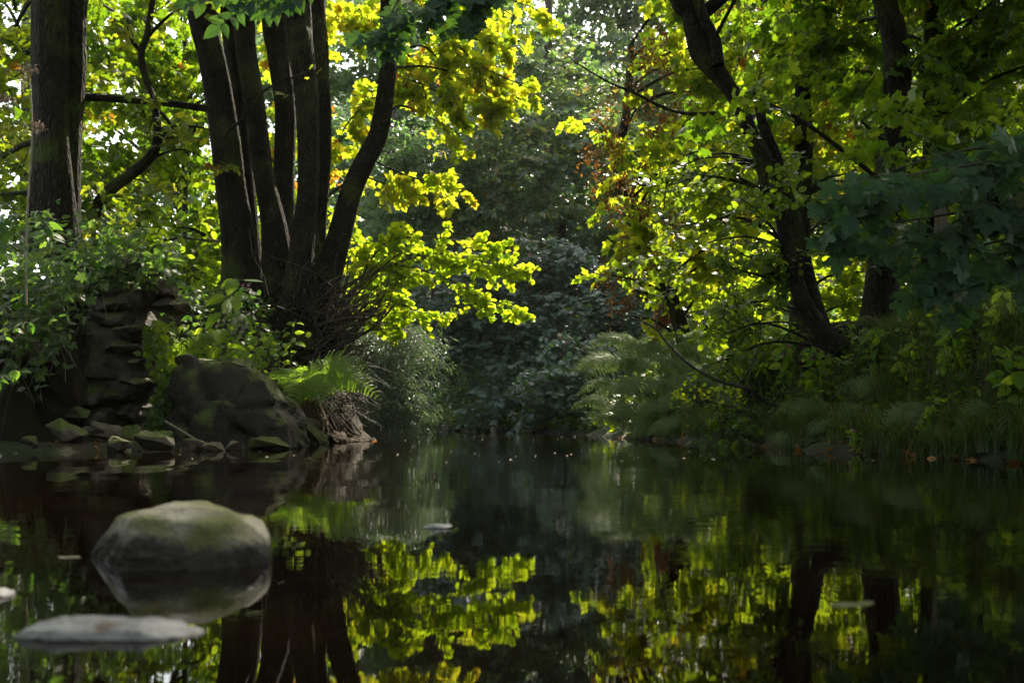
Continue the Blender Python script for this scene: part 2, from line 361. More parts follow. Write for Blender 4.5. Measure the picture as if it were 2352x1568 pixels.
# ------------------------------------------------------------------ foliage sprays
def sprays(rg, O, D, L, LV, TB, size, m=7, q=3, droop=.25, up=.6, face=RIVERFACE, fb=.5, rc=.55, tint=None, twr=.004, hang=.5, tspread=.35):
    n = len(O)
    if n == 0: return
    D = nrm(D); L = np.broadcast_to(L, (n,))[:, None]
    S = nrm(np.cross(D, Z) + rg.normal(0, .15, (n, 3))); N0 = np.cross(S, D)
    tint = rg.uniform(.3, .7, n) if tint is None else tint
    def main(t): return O + D * L * t - Z * droop * L * t ** 2
    ts = np.linspace(0, 1, 5)
    if TB is not None:
        TB.add(np.stack([main(t) for t in ts], 1), twr * np.array([1.6, 1.4, 1.1, .8, .4]), 3)
    for j in range(m):
        t = (j + .5 + rg.uniform(-.3, .3, (n, 1))) / m
        b = main(t); sg = 1 if j % 2 else -1
        d = nrm(D * .65 + sg * S * rg.uniform(.5, 1.1, (n, 1)) + N0 * rg.normal(0, .22, (n, 1)) - Z * .22)
        l = L * (.5 * (1 - t) + .14)
        if TB is not None:
            TB.add(np.stack([b, b + d * l * .5 - Z * .03 * l, b + d * l - Z * .12 * l], 1), twr * np.array([.8, .6, .3]), 3)
        pr = nrm(np.cross(d, N0))
        for k in range(q):
            u = (k + .4 + rg.uniform(0, .6, (n, 1))) / q
            s2 = 1 if (k + j) % 2 else -1
            pos = b + d * l * u - Z * .12 * l * u * u + rg.normal(0, .15, (n, 3)) * size
            yd = d * .6 + s2 * pr * rg.uniform(.2, .9, (n, 1)) - Z * hang * rg.uniform(.3, 1.4, (n, 1)) + rg.normal(0, .2, (n, 3))
            nr = Z * up + face * fb + N0 * .2 + rg.normal(0, rc, (n, 3))
            LV.add(pos, yd, nr, size * rg.uniform(.5, 1.3, n), tint + rg.uniform(-tspread, tspread, n))

def blobs_sprays(rg, blobs, LV, TB, size, L, dens=1.0, face=RIVERFACE, back=.45, limbs=None, limb_r=.05, limb_p=.4, flat=1.0, **kw):
    """blobs: (centre, (rx,ry,rz), n sprays); limbs: list of stem centrelines they grow from"""
    for c, r, ns in blobs:
        c = np.asarray(c, float); r = np.asarray(r, float) if not np.isscalar(r) else np.array([r] * 3, float)
        if ns < 0: ns = rg.poisson(-ns / (kw.get('m', 7) * kw.get('q', 3) * size ** 2 * (.12 if LV.t == 'narrow' else .5)))
        ns = int(ns * dens)
        if ns < 1: continue
        d = nrm(rg.normal(0, 1, (ns * 2, 3)))
        keep = (d @ face > -.35) | (rg.random(len(d)) < back); d = d[keep][:ns]
        fac = .35 + .65 * rg.random((len(d), 1)) ** .55
        O = c + d * r * fac - nrm(d) * L * .45
        D = d * np.array([1, 1, .45]) + rg.normal(0, .35, (len(d), 3)) + face * .15
        if isinstance(flat, tuple) and flat[0] < c[1] < flat[1]:      # thin sheets of leaves, one above the other
            D = D * np.array([1, .2, 1]); O[:, 1] = c[1] + (O[:, 1] - c[1]) * .25
        sprays(rg, O, D, L * rg.uniform(.7, 1.25, len(d)), LV, TB, size, tint=np.clip(rg.uniform(.25, .6) + rg.uniform(-.2, .2, len(d)), 0, 1), **kw)
        if limbs is not None and TB is not None and rg.random() < limb_p:
            allp = np.concatenate(limbs); i = np.argmin(np.linalg.norm((allp - c) * np.array([1, 1, 1.3]) + np.array([0, 0, .5]), axis=1)); a = allp[i]
            mid = (a + c) / 2 + np.array([0, 0, .12]) * np.linalg.norm(c - a) + rg.normal(0, .05, 3) * np.linalg.norm(c - a)
            TB.add(curve([a, mid, c], 9), limb_r * np.linspace(1, .35, 9), 6, .15, int(rg.integers(99)))
            pick = rg.choice(len(O), min(len(O), 14), replace=False)
            o = O[pick]; md = (c + o) / 2 + rg.normal(0, .1, o.shape) * r.mean()
            TB.add(np.stack([np.broadcast_to(c, o.shape), md, o], 1), limb_r * np.array([.32, .2, .1]), 4)

def PB(px, py, Y, rpx, rpy, rd, ns):
    return (P(px, py, Y), (rpx / F * Y, rd, rpy / F * Y), ns)

def make_tree(name, label, cat, stems, blobs, leaf, mat, size, L, barkm, group=None, seed=1, dens=1., limb_r=.05, sides=14, lump=.12, extra=None, stemname='trunk', **kw):
    """stems: list of (centreline, radii)"""
    rg = np.random.default_rng(seed)
    e = empty(name, stems[0][0][0], label, cat, group)
    for i, (c, r) in enumerate(stems):
        t = Tubes(); t.add(c, r, sides, lump, seed * 7 + i); t.build(stemname if len(stems) == 1 else 'stem', barkm, e)
    LV = Leaves(leaf); TB = Tubes()
    blobs_sprays(rg, blobs, LV, TB, size, L, dens, limbs=[s[0] for s in stems], limb_r=limb_r, **kw)
    if extra: extra(rg, LV, TB, e)
    TB.build('branches', M['twig'] if barkm is None else barkm, e)
    LV.build('crown', mat, e, seed=seed)
    global NLEAF; NLEAF += LV.count()
    return e
NLEAF = 0

# ------------------------------------------------------------------ terrain and water
SHORE = [(-3.0, -6), (-2.9, 4), (-3.15, 5.6), (-3.6, 6.9), (-3.9, 7.6), (-3.45, 8.5), (-2.85, 8.5), (-2.45, 9.4), (-2.38, 10.8), (-2.1, 12.0), (-1.78, 13.3), (-2.2, 14.2), (-3.3, 17),
         (-4.2, 22), (-3.9, 25.5), (-2.7, 27), (-.8, 25.2), (.7, 22), (1.4, 18.5), (1.68, 14.2), (2.03, 12.4), (2.38, 10.4), (2.50, 8.6), (2.72, 7.5), (2.95, 6.5),
         (3.2, 5.6), (3.5, 3), (3.6, -6)]
def sdf(x, y):
    P_ = np.array(SHORE); Q = np.roll(P_, -1, 0)
    d = np.full(x.shape, 1e9); ins = np.zeros(x.shape, bool)
    for a, b in zip(P_, Q):
        e = b - a; wx, wy = x - a[0], y - a[1]
        t = np.clip((wx * e[0] + wy * e[1]) / (e @ e), 0, 1)
        d = np.minimum(d, np.hypot(wx - e[0] * t, wy - e[1] * t))
        c = ((a[1] <= y) & (b[1] > y)) | ((b[1] <= y) & (a[1] > y))
        xi = a[0] + (y - a[1]) / np.where(abs(b[1] - a[1]) < 1e-9, 1e-9, b[1] - a[1]) * e[0]
        ins ^= c & (x < xi)
    return np.where(ins, -d, d)
def sm(a, b, x):
    t = np.clip((x - a) / (b - a), 0, 1); return t * t * (3 - 2 * t)
def vnoise(x, y):
    return (np.sin(x * 1.3 + 1.7 * np.sin(y * .9)) * np.cos(y * 1.1 + 1.3 * np.sin(x * .7)) + .5 * np.sin(x * 3.1 + y * 2.3 + np.sin(y * 2.9)) +
            .25 * np.sin(x * 7.3 - y * 6.1 + 2 * np.sin(x * 2.2)))
def ground(x, y):
    x = np.asarray(x, float); y = np.asarray(y, float)
    d = sdf(x, y) + .10 * vnoise(x * 1.7, y * 1.7)
    left = sm(.2, -1.2, x) * sm(18, 15, y); 
    right = (1 - sm(.2, -1.2, x)) * sm(20, 16, y)
    far = 1 - left - right
    nb = sm(10.6, 10.0, y) * sm(7.0, 7.8, y)
    rb = sm(10.4, 11.2, y)
    hl = .07 * sm(0, .15, d) + 1.4 * sm((.35 + .55 * nb) * (1 - rb) - .05 * rb, (1.25 + .3 * nb) * (1 - rb) + .85 * rb, d) + .06 * np.maximum(d - 1.2, 0)
    ns_ = sm(7.9, 7.2, y); hl = hl * (1 - ns_) + ns_ * (.05 * sm(0, .1, d) + 1.25 * sm(.1, .6, d))
    hr = .07 * sm(0, .12, d) + .85 * sm(.18, 1.0, d) + .10 * np.maximum(d - 1, 0)
    hf = .10 * sm(0, .2, d) + .6 * sm(.2, 1.4, d) + .12 * np.maximum(d - 1, 0)
    h = left * hl + right * hr + far * hf
    hill = np.maximum(y - 30, 0) * (.18 + .30 * sm(-14, 2, x - (y - 30) * .1)) 
    h = h + hill * sm(140, 60, y) + np.where(y > 60, 8 * sm(60, 140, y), 0)
    h = h + .05 * vnoise(x * 2.3, y * 2.1) * sm(.1, .8, d) + .5 * vnoise(x * .12, y * .12) * sm(4, 12, d)
    return np.where(d < 0, np.maximum(-.45, d * .55), h)

def axis(lo, hi, flo, fhi, fs, g=1.12):
    a = list(np.arange(flo, fhi, fs)); s = fs
    while a[-1] < hi: s *= g; a.append(a[-1] + s)
    s = fs
    while a[0] > lo: s *= g; a.insert(0, a[0] - s)
    return np.array(a)
gx, gy = axis(-20, 160, -7, 7, .11), axis(-40, 300, -1, 20, .13)
XX, YY = np.meshgrid(gx, gy); ZZ = ground(XX, YY)
gi = np.arange(XX.size).reshape(XX.shape)
gq = np.stack([gi[:-1, :-1], gi[:-1, 1:], gi[1:, 1:], gi[1:, :-1]], -1).reshape(-1, 4)
M['soil'] = rockmat('soil_and_litter', (.015, .011, .007), (.05, .037, .022), moss=.25, scale=3, mosscol=(.018, .025, .008), rough=.95)
tag(mesh_obj('ground', np.stack([XX, YY, ZZ], -1).reshape(-1, 3), [gq], M['soil']), kind='structure')

m, n, out = newmat('river_water')
pb = n.nodes.new('ShaderNodeBsdfPrincipled'); pb.inputs['Base Color'].default_value = (.0035, .002, .0008, 1)
pb.inputs['Roughness'].default_value = .015; pb.inputs['IOR'].default_value = 1.42
geo = n.nodes.new('ShaderNodeNewGeometry')
def wn(scale, det, sy=1.0):
    mp = n.nodes.new('ShaderNodeMapping'); mp.inputs['Scale'].default_value = (1, sy, 1)
    n.links.new(geo.outputs['Position'], mp.inputs[0])
    t = n.nodes.new('ShaderNodeTexNoise'); t.inputs['Scale'].default_value = scale; t.inputs['Detail'].default_value = det
    n.links.new(mp.outputs[0], t.inputs[0]); return t.outputs['Fac']
patch = n.nodes.new('ShaderNodeMapRange'); patch.inputs['From Min'].default_value = .42; patch.inputs['From Max'].default_value = .62
patch.inputs['To Min'].default_value = .15
n.links.new(wn(.45, 2, .6), patch.inputs['Value'])
fine = n.nodes.new('ShaderNodeMath'); fine.operation = 'MULTIPLY'; n.links.new(wn(13, 2, 1.2), fine.inputs[0]); n.links.new(patch.outputs[0], fine.inputs[1])
fin2 = n.nodes.new('ShaderNodeMath'); fin2.operation = 'MULTIPLY'; fin2.inputs[1].default_value = .0011; n.links.new(fine.outputs[0], fin2.inputs[0])
big = n.nodes.new('ShaderNodeMath'); big.operation = 'MULTIPLY_ADD'; big.inputs[1].default_value = .0035
n.links.new(wn(1.6, 1, .8), big.inputs[0]); n.links.new(fin2.outputs[0], big.inputs[2])
bp = n.nodes.new('ShaderNodeBump'); bp.inputs['Strength'].default_value = 1; bp.inputs['Distance'].default_value = 1.0
n.links.new(big.outputs[0], bp.inputs['Height']); n.links.new(bp.outputs[0], pb.inputs['Normal'])
n.links.new(pb.outputs[0], out.inputs[0]); M['water'] = m
wx, wy = np.linspace(-9, 9, 37), np.linspace(-8, 30, 77)
XX, YY = np.meshgrid(wx, wy); gi = np.arange(XX.size).reshape(XX.shape)
wq = np.stack([gi[:-1, :-1], gi[:-1, 1:], gi[1:, 1:], gi[1:, :-1]], -1).reshape(-1, 4)
tag(mesh_obj('river_water', np.stack([XX, YY, XX * 0], -1).reshape(-1, 3), [wq], M['water']), kind='structure')

# ------------------------------------------------------------------ rocks
def rock_geo(seed, dims, n=18, cuts=2, amp=.04, bevel=.08, pts=None, fine=.5):
    rg = np.random.default_rng(seed)
    bm = bmesh.new()
    if pts is None:
        p = nrm(rg.normal(0, 1, (n, 3))) * rg.uniform(.8, 1.05, (n, 1))
        p = np.sign(p) * np.abs(p) ** .8
        p = p * np.array(dims) / 2
    else: p = np.asarray(pts, float)
    for q in p: bm.verts.new(q)
    r = bmesh.ops.convex_hull(bm, input=bm.verts)
    bmesh.ops.delete(bm, geom=[v for v in r['geom_interior'] if isinstance(v, bmesh.types.BMVert)] , context='VERTS')
    loose = [v for v in bm.verts if not v.link_faces]
    bmesh.ops.delete(bm, geom=loose, context='VERTS')
    s = min(dims)
    bmesh.ops.bevel(bm, geom=bm.edges[:] , offset=s * bevel, segments=2, profile=.6, affect='EDGES', clamp_overlap=True)
    bmesh.ops.triangulate(bm, faces=bm.faces[:])
    for _ in range(cuts):
        le = sorted(bm.edges, key=lambda e: -e.calc_length()); cutl = s * .09 if _ else s * .18
        bmesh.ops.subdivide_edges(bm, edges=[e for e in le if e.calc_length() > cutl], cuts=1)
        bmesh.ops.triangulate(bm, faces=[f for f in bm.faces if len(f.verts) > 3])
    bmesh.ops.smooth_vert(bm, verts=bm.verts, factor=.4, use_axis_x=True, use_axis_y=True, use_axis_z=True)
    bm.normal_update(); off = Vector(rg.uniform(0, 50, 3))
    for v in bm.verts:
        a = mnoise.fractal(v.co / s * 1.6 + off, 1.0, 2.0, 4) * amp * s * 2 + mnoise.noise(v.co / s * 9 + off) * amp * s * fine
        v.co += v.normal * a
    bm.verts.index_update()
    V = np.array([v.co[:] for v in bm.verts]); T = np.array([[v.index for v in f.verts] for f in bm.faces if len(f.verts) == 3])
    bm.free(); return V, T
def rotz(V, a, tilt=0, axis='Y'):
    R = np.array(Matrix.Rotation(a, 3, 'Z') @ Matrix.Rotation(tilt, 3, axis)); return V @ R.T
def rock(name, label, seed, loc, dims, mat, rz=0, tilt=0, group=None, parent=None, cat='stone', **kw):
    V, T = rock_geo(seed, dims, **kw); V = rotz(V, rz, tilt)
    if parent is not None: return mesh_obj(name, V + np.array(loc), [T], mat, parent)
    o = mesh_obj(name, V, [T], mat); o.location = [float(v) for v in loc]
    return tag(o, label, cat, group)

# the big stone standing in the river
def river_rock():
    Y = 1.78; k = Y / F
    out_ = [(200, 1274), (219, 1248), (237, 1228), (279, 1186), (299, 1180), (365, 1161), (459, 1156), (485, 1162), (532, 1185), (565, 1188), (583, 1201), (602, 1233), (607, 1270), (607, 1300)]
    pts = []
    for i, (a, b) in enumerate(out_):
        x = (a - 405) * k * 1.05; x -= .012 * (a < 300); yc = .10 * float(sm(-.05, -.155, x)); z = H - (b - HY) / F * (Y + yc)
        wdt = .085 * math.sqrt(max(.04, 1 - (x / .165) ** 2)) * (1 if z < .07 else .5)
        for s_ in (-1, 1): pts.append((x * (1 + yc / Y), yc + s_ * wdt, z))
        pts.append((x * (1 + yc / Y), yc, -.05))
    pts += [(-.045, -.085, .085), (.06, -.085, .075), (-.06, -.115, -.05), (.12, -.10, -.05), (-.055, -.105, .02), (.14, -.075, .03), (0, .12, -.05), (.03, -.11, .02)]
    V, T = rock_geo(5, (.3, .2, .12), pts=pts, cuts=4, amp=.025, bevel=.05, fine=.35)
    o = mesh_obj('river_rock', V, [T], M['river_rock']); o.location = ((405 - 1176) * k, Y, 0)
    tag(o, 'large rounded mossy stone standing in still water, dark and wet below', 'stone')
river_rock()
def flat_stone():
    Y = 1.17; k = Y / F; pts = []
    for a, h in ((48, .002), (75, .011), (150, .0155), (250, .0115), (320, .0135), (390, .009), (450, .003), (468, .0)):
        x = (a - 255) * k
        wd = .035 if a < 100 else (.05 if a < 400 else .022)
        pts += [(x, -wd, -.02), (x, wd, -.02), (x, -wd * .7, h * .8), (x, wd * .7, h), (x, 0, h * 1.05)]
    V, T = rock_geo(9, (.2, .1, .03), pts=pts, cuts=2, amp=.06, bevel=.12)
    o = mesh_obj('flat_river_stone', V, [T], M['river_stone']); o.location = ((255 - 1176) * k, Y, 0)
    tag(o, 'long flat pale grey stone barely above the water, nearest the viewer', 'stone')
flat_stone()
def wstone(px, py, wpx, hpx, label, seed, mat='river_stone', name='river_stone'):
    Y = H * F / (py - HY); k = Y / F
    rock(name, label, seed, ((px - 1176) * k, Y, -.004), (wpx * k, wpx * k * .7, hpx * k * 2), M[mat], amp=.05)
wstone(-8, 1368, 100, 30, 'pale pointed stone cut by the left edge of the water', 21)
wstone(1005, 1212, 85, 14, 'small pale stone just breaking the dark water in mid river', 22)
wstone(1955, 1388, 165, 13, 'thin pale sliver of stone in the dark water on the right', 23, 'stone_pale')
wstone(1215, 1480, 230, 8, 'barely exposed long brown stone in the front of the river', 24, 'stone_pale')
wstone(157, 1279, 80, 8, 'small low stone touching the left end of the mossy river rock', 25, 'stone_pale')
wstone(578, 1418, 30, 8, 'tiny stone poking out beside the reflection of the river rock', 26)
wstone(1940, 1428, 44, 6, 'tiny pebble in the water below the thin pale sliver', 27)

# stones along the left shore:   px0, px1, py0, py1, Y, material, tilt, label
LS = [(108, 206, 958, 1031, 8.3, 'stone', .55, 'large tilted grey slab at the left end of the shore stones'),
      (186, 236, 976, 1008, 8.7, 'stone', .1, 'small dark stone wedged beside the tilted slab'),
      (206, 288, 966, 1010, 8.9, 'stone_pale', .2, 'sloping flat stone behind the shore, below the ruined wall'),
      (232, 302, 1003, 1039, 8.2, 'stone', 0, 'flat topped stone at the water, left of the big pale shore stone'),
      (297, 399, 994, 1042, 8.1, 'stone_pale', .05, 'big pale smooth boulder half in the water on the left shore'),
      (281, 344, 976, 1012, 8.8, 'stone_moss', .1, 'round moss covered stone above the big pale shore stone'),
      (148, 205, 934, 972, 9.1, 'boulder', .1, 'dark rounded stone above the tilted slab'),
      (202, 243, 941, 970, 9.1, 'stone', -.1, 'small upright stone at the foot of the ruined wall'),
      (340, 396, 988, 1014, 8.7, 'stone_moss', -.1, 'low mossy stone between the pale boulder and the ivy'),
      (414, 476, 1008, 1037, 8.4, 'stone', -.1, 'brown stone at the water just right of the pale boulder'),
      (468, 520, 1016, 1038, 8.4, 'stone', .1, 'low brown stone at the water under the middle of the dark boulder'),
      (516, 564, 1012, 1036, 8.6, 'stone_pale', 0, 'sunlit low stone at the water under the right half of the dark boulder'),
      (556, 662, 1002, 1030, 9.0, 'stone_moss', .05, 'long flat mossy stone in front of the dark boulder'),
      (690, 752, 966, 1020, 10.9, 'stone', .6, 'dark triangular stone leaning by the fern'),
      (694, 737, 951, 982, 11.2, 'stone_pale', .4, 'pale angular stone behind the dark triangular one'),
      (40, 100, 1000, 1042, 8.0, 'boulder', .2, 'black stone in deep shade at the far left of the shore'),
      (655, 700, 1006, 1026, 9.8, 'stone', -.1, 'low wet stone at the right foot of the dark boulder')]
for i, (a, b, c, d, Y, mt, tl, lab) in enumerate(LS):
    k = Y / F; ct = P((a + b) / 2, (c + d) / 2, Y)
    rock('shore_stone', lab, 100 + i, ct, ((b - a) * k * 1.25, (b - a) * k * .8, (d - c) * k * 1.2 * (.62 if tl > .3 else 1)), M[mt], rz=.2 * (i % 3 - 1), tilt=tl, group='stones along the left shore', amp=.035, bevel=.025, n=12, cuts=3)
rgp = np.random.default_rng(77)
CF = [(50, 'black shaded stone'), (157, 'tilted grey slab'), (267, 'flat topped stone'), (348, 'big pale shore boulder'), (445, 'brown shore stone'), (540, 'sunlit low stone'), (609, 'long flat mossy stone'), (720, 'dark triangular stone'), (830, 'tip of the root spit')]
for i in range(18):          # small wet cobbles at the left waterline
    t = rgp.random(); px = 30 + t * 830; Yb = np.interp(px, [0, 250, 400, 600, 700, 800, 872], [7.65, 8.45, 8.35, 9.3, 10.8, 12.1, 13.2]) + rgp.uniform(-.12, .15)
    s = rgp.uniform(.05, .13)
    cf = min(CF, key=lambda q: abs(q[0] - px)); rock('cobble', '%s %s cobble at the waterline, just %s of the %s' % ('tiny' if s < .09 else 'small', ['brown', 'pale', 'black'][i % 3], 'left' if px < cf[0] else 'right', cf[1]), 300 + i, ((px - 1176) / F * Yb, Yb, .0), (s, s * .8, s * .45), M[['stone', 'stone_pale', 'boulder'][i % 3]], rz=rgp.random() * 3, group='cobbles along the left waterline', cuts=1)
FS = [(1125, 1150, 976, 996, 23.2, 'square pale stone standing at the far waterline'), (1038, 1064, 978, 991, 25, 'low stone at the far waterline under the dark sycamore'),
      (942, 974, 976, 990, 25.5, 'rounded dark stone at the far waterline beside the willow'), (1017, 1038, 978, 990, 25.2, 'small leaning stone at the middle of the far waterline'),
      (1085, 1105, 980, 990, 24.4, 'small flat stone left of the square pale one on the far waterline'), (1195, 1235, 984, 994, 22, 'long flat stone at the right of the far waterline')]
for i, (a, b, c, d, Y, lab) in enumerate(FS):
    k = Y / F
    rock('far_stone', lab, 400 + i, P((a + b) / 2, (c + d) / 2, Y), ((b - a) * k, .3, (d - c) * k * 1.2), M['stone_pale' if i in (0, 3) else 'stone'], group='stones at the far waterline', cuts=1)

# dark boulder
def boulder():
    Y = 9.35; k = Y / F
    out_ = [(393, 863), (421, 841), (447, 826), (470, 836), (545, 834), (590, 858), (637, 900), (670, 926), (690, 975), (696, 1025), (395, 1025)]
    pts = []
    for a, b in out_:
        x = (a - 545) * k; z = H + (HY - b) * k
        pts += [(x * .9, -.22 - .12 * (z < .4), z), (x, .3, z), (x * .6, .6, z + .03)]
    pts += [(-.3, -.36, .45), (.1, -.42, .4), (.35, -.36, .25), (-.55, -.33, .15), (.5, -.38, -.05), (-.5, -.4, -.05), (0, -.5, -.05)]
    V, T = rock_geo(31, (1.2, .7, .8), pts=pts, cuts=6, amp=.022, bevel=.03, fine=.5)
    # cracks: chunky facets
    cen = V.mean(0)
    for i in range(len(V)):
        c = Vector(V[i]) * 3.4 + Vector((0, 0, V[i][0])) 
        d, pp = mnoise.voronoi(c); e = min(1, (d[1] - d[0]) / .10)
        hsh = math.sin(pp[0].x * 12.9898 + pp[0].y * 78.233 + pp[0].z * 37.7) * 43758.5453 % 1
        tl = (c - pp[0]).dot(Vector((math.sin(hsh * 40), math.cos(hsh * 70), math.sin(hsh * 90))))
        V[i] += nrm(V[i] - cen) * (.05 * (hsh - .5) + .05 * tl - .022 * (1 - e))
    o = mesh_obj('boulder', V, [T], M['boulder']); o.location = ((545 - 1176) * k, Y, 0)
    tag(o, 'large dark cracked boulder at the left shore, below the multi stemmed tree', 'boulder')
boulder()

# ruined stone wall
wall = empty('stone_wall', P(300, 980, 9.5), 'ruined dark stone wall of crumbling layers on the left bank', 'wall')
WST = [(150, 405, 596, 642, 9.2), (330, 412, 640, 690, 9.25), (165, 345, 640, 690, 9.35), (205, 385, 672, 716, 9.3), (355, 432, 684, 720, 9.35), (215, 330, 712, 760, 9.4),
       (262, 362, 750, 786, 9.2), (200, 275, 765, 820, 9.4), (248, 350, 786, 826, 9.25), (310, 362, 826, 842, 9.2), (205, 300, 830, 880, 9.4), (290, 358, 868, 888, 9.15),
       (230, 345, 880, 930, 9.4), (205, 260, 885, 940, 9.3), (280, 355, 920, 975, 9.45), (200, 290, 935, 985, 9.35), (36, 120, 752, 850, 8.6), (60, 150, 690, 760, 8.9), (120, 215, 820, 900, 9.2), (90, 200, 880, 960, 9.2)]
for i, (a, b, c, d, Y) in enumerate(WST):
    k = Y / F
    rock('stone', None, 500 + i, P((a + b) / 2, (c + d) / 2, Y + .3), ((b - a) * k * 1.08, .75, (d - c) * k * 1.12), M['wall'], parent=wall, tilt=.06 * ((i % 3) - 1), amp=.07, bevel=.05, cuts=3)
V, T = rock_geo(555, (.85, .8, 1.55), cuts=4, amp=.06, n=30)
mesh_obj('mortar_core', V + P(270, 800, 9.85), [T], M['mortar'], wall)
V, T = rock_geo(556, (.9, .8, 1.2), cuts=3, amp=.06, n=30)
mesh_obj('earth_core', V + P(110, 870, 9.4), [T], M['soil'], wall)

# ------------------------------------------------------------------ trees
def fill(rg, x0, x1, y0, y1, Y, dY, r, ns, keep=1.0, rd=.6):
    """foliage clumps spread over a stretch of crown, about r px wide each at depth Y"""
    out = []
    nx, ny = max(1, round((x1 - x0) / (r * 1.25))), max(1, round((y1 - y0) / (r * 1.15)))
    for i in range(nx):
        for j in range(ny):
            if rg.random() > keep: continue
            px = x0 + (i + .5 + rg.uniform(-.35, .35) + .25 * (j % 2)) * (x1 - x0) / nx; py = y0 + (j + .5 + rg.uniform(-.35, .35)) * (y1 - y0) / ny
            yy = Y + rg.uniform(-dY, dY); q = rg.uniform(.7, 1.25)
            out.append(PB(px, py, yy, r * q, r * .72 * q, rd * q, -ns * .36 * 1.44 * (r / F * yy) ** 2))
    return out
def boughs(rg, LV, TB, paths, Y, size, L, per, r0=.018, dy=-.5, yf=1., **kw):
    for pth in paths:
        k = len(pth); pts = np.array([P(a, b, Y + dy * i / (k - 1)) for i, (a, b) in enumerate(pth)])
        c = curve(pts, 16); TB.add(c, np.linspace(r0, r0 * .25, 16), 6, .15, int(rg.integers(99)))
        tg = nrm(np.gradient(c, axis=0)); i = rg.integers(2, 16, per)
        o = c[i]; d = tg[i] * .7 + rg.normal(0, .6, (per, 3)) * np.array([.6, yf, .8]) - Z * .15
        sprays(rg, o, d, L * rg.uniform(.5, 1.2, per), LV, TB, size, **kw)

# --- left multi-stemmed alder/sycamore, in the middle of the left bank
T1S = [([(552, 770, 105), (548, 640, 78), (546, 547, 73), (530, 440, 67), (517, 328, 65), (501, 219, 62), (485, 130, 64), (467, 36, 66), (462, -20, 64)], 12.0, (-.9, -.6, 6, .05)),
       ([(590, 720, 50), (574, 547, 44), (556, 328, 38), (540, 180, 36), (525, 60, 36), (515, -20, 36)], 12.4, (-.6, .8, 5, .04)),
       ([(650, 700, 85), (632, 528, 58), (615, 440, 46), (601, 364, 44), (583, 219, 44), (565, 110, 44), (556, -20, 44)], 12.1, (-.3, -1, 6, .04)),
       ([(655, 690, 60), (655, 520, 44), (652, 401, 47), (655, 255, 47), (640, 130, 50), (634, -20, 54)], 12.45, (.2, 1, 6, .05)),
       ([(668, 800, 150), (680, 705, 90), (692, 600, 64), (696, 547, 59), (706, 460, 51), (709, 364, 51), (704, 219, 56), (690, 100, 57), (680, -20, 58)], 11.75, (-.2, -1.6, 6, .05)),
       ([(722, 740, 65), (732, 547, 34), (743, 401, 32), (745, 255, 36), (732, 130, 44), (728, -20, 47)], 12.2, (.6, .2, 6, .05)),
       ([(742, 810, 95), (746, 703, 54), (760, 612, 60), (778, 547, 56), (808, 437, 51), (841, 365, 47), (868, 310, 45), (885, 219, 42), (894, 120, 39), (893, -20, 37)], 11.9, (.5, -1.2, 5, .04))]
stems = [stem_path(a, b, top_ext=c, n=90) for a, b, c in T1S]
rg = np.random.default_rng(11)
bl = []
for i in range(50):      # unseen crown clumps overhead, added to shade the near river
    bl.append(((rg.uniform(-6.5, .2), rg.uniform(4.5, 12.3), rg.uniform(6.4, 10.5)), (1.4, 1.4, .6), 22))
gold = fill(rg, 770, 930, -20, 110, 13.4, .12, 36, 4, .8, .35) + fill(rg, 930, 1010, 90, 300, 13.2, .12, 30, 4, .85, .3) + fill(rg, 1000, 1110, 60, 250, 13.2, .12, 32, 4, .85, .3) + \
       fill(rg, 1120, 1205, 150, 220, 13.0, .12, 26, 4, .9, .3) + fill(rg, 780, 860, 180, 320, 13.8, .3, 30, 3, .6, .3) + fill(rg, 1170, 1270, -20, 50, 13.5, .12, 30, 4, .8, .3) + \
       fill(rg, 960, 1030, 260, 305, 13.1, .2, 22, 4, .9, .3)
low_gold = fill(rg, 860, 1050, 385, 430, 12.9, .2, 22, 2, .7, .25) + fill(rg, 790, 880, 450, 505, 13.2, .2, 22, 3, .7, .25)
def ex(rg, LV, TB, e):
    boughs(rg, LV, TB, [[(905, 40), (928, 106), (968, 190), (990, 255), (1027, 299)], [(985, 10), (1027, 58), (1070, 124), (1100, 149), (1151, 175), (1216, 204)],
                        [(1095, 150), (1118, 200), (1120, 250)], [(850, 365), (917, 397), (990, 419), (1063, 434)], [(894, 40), (830, 60), (770, 30)], [(890, 150), (930, 180), (985, 200), (1040, 240)], [(1000, 40), (1060, 80), (1130, 100), (1190, 120)], [(885, 210), (850, 230), (800, 280), (775, 330)], [(1030, 60), (1010, 120), (1040, 190), (1045, 260)], [(1110, 150), (1150, 210), (1140, 240)], [(890, 10), (960, -20), (1100, -20), (1230, 20)]],
           13.1, .112, .34, 13, m=5, q=3, up=.5, fb=-.6, yf=.25)
    boughs(rg, LV, TB, [[(400, 330), (394, 295), (434, 290), (470, 295), (514, 312)], [(514, 310), (560, 270), (600, 215), (650, 185), (730, 160)], [(470, 540), (440, 525), (400, 522)]], 11.7, .1, .3, 2, r0=.022, m=3, q=1)
    rv = rg.uniform(0, 1, 60)         # hanging dry twigs and suckers round the base
LV1 = Leaves('maple')
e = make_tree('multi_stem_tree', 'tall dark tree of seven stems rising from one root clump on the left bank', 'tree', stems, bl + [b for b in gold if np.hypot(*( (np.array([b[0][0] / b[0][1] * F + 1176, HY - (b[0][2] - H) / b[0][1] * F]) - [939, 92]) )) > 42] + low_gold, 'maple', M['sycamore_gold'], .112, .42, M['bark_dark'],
              seed=11, dens=1, sides=32, lump=.11, extra=ex, m=6, q=3, up=.5, fb=-.6, limb_r=.022, flat=(12.7, 14.5))
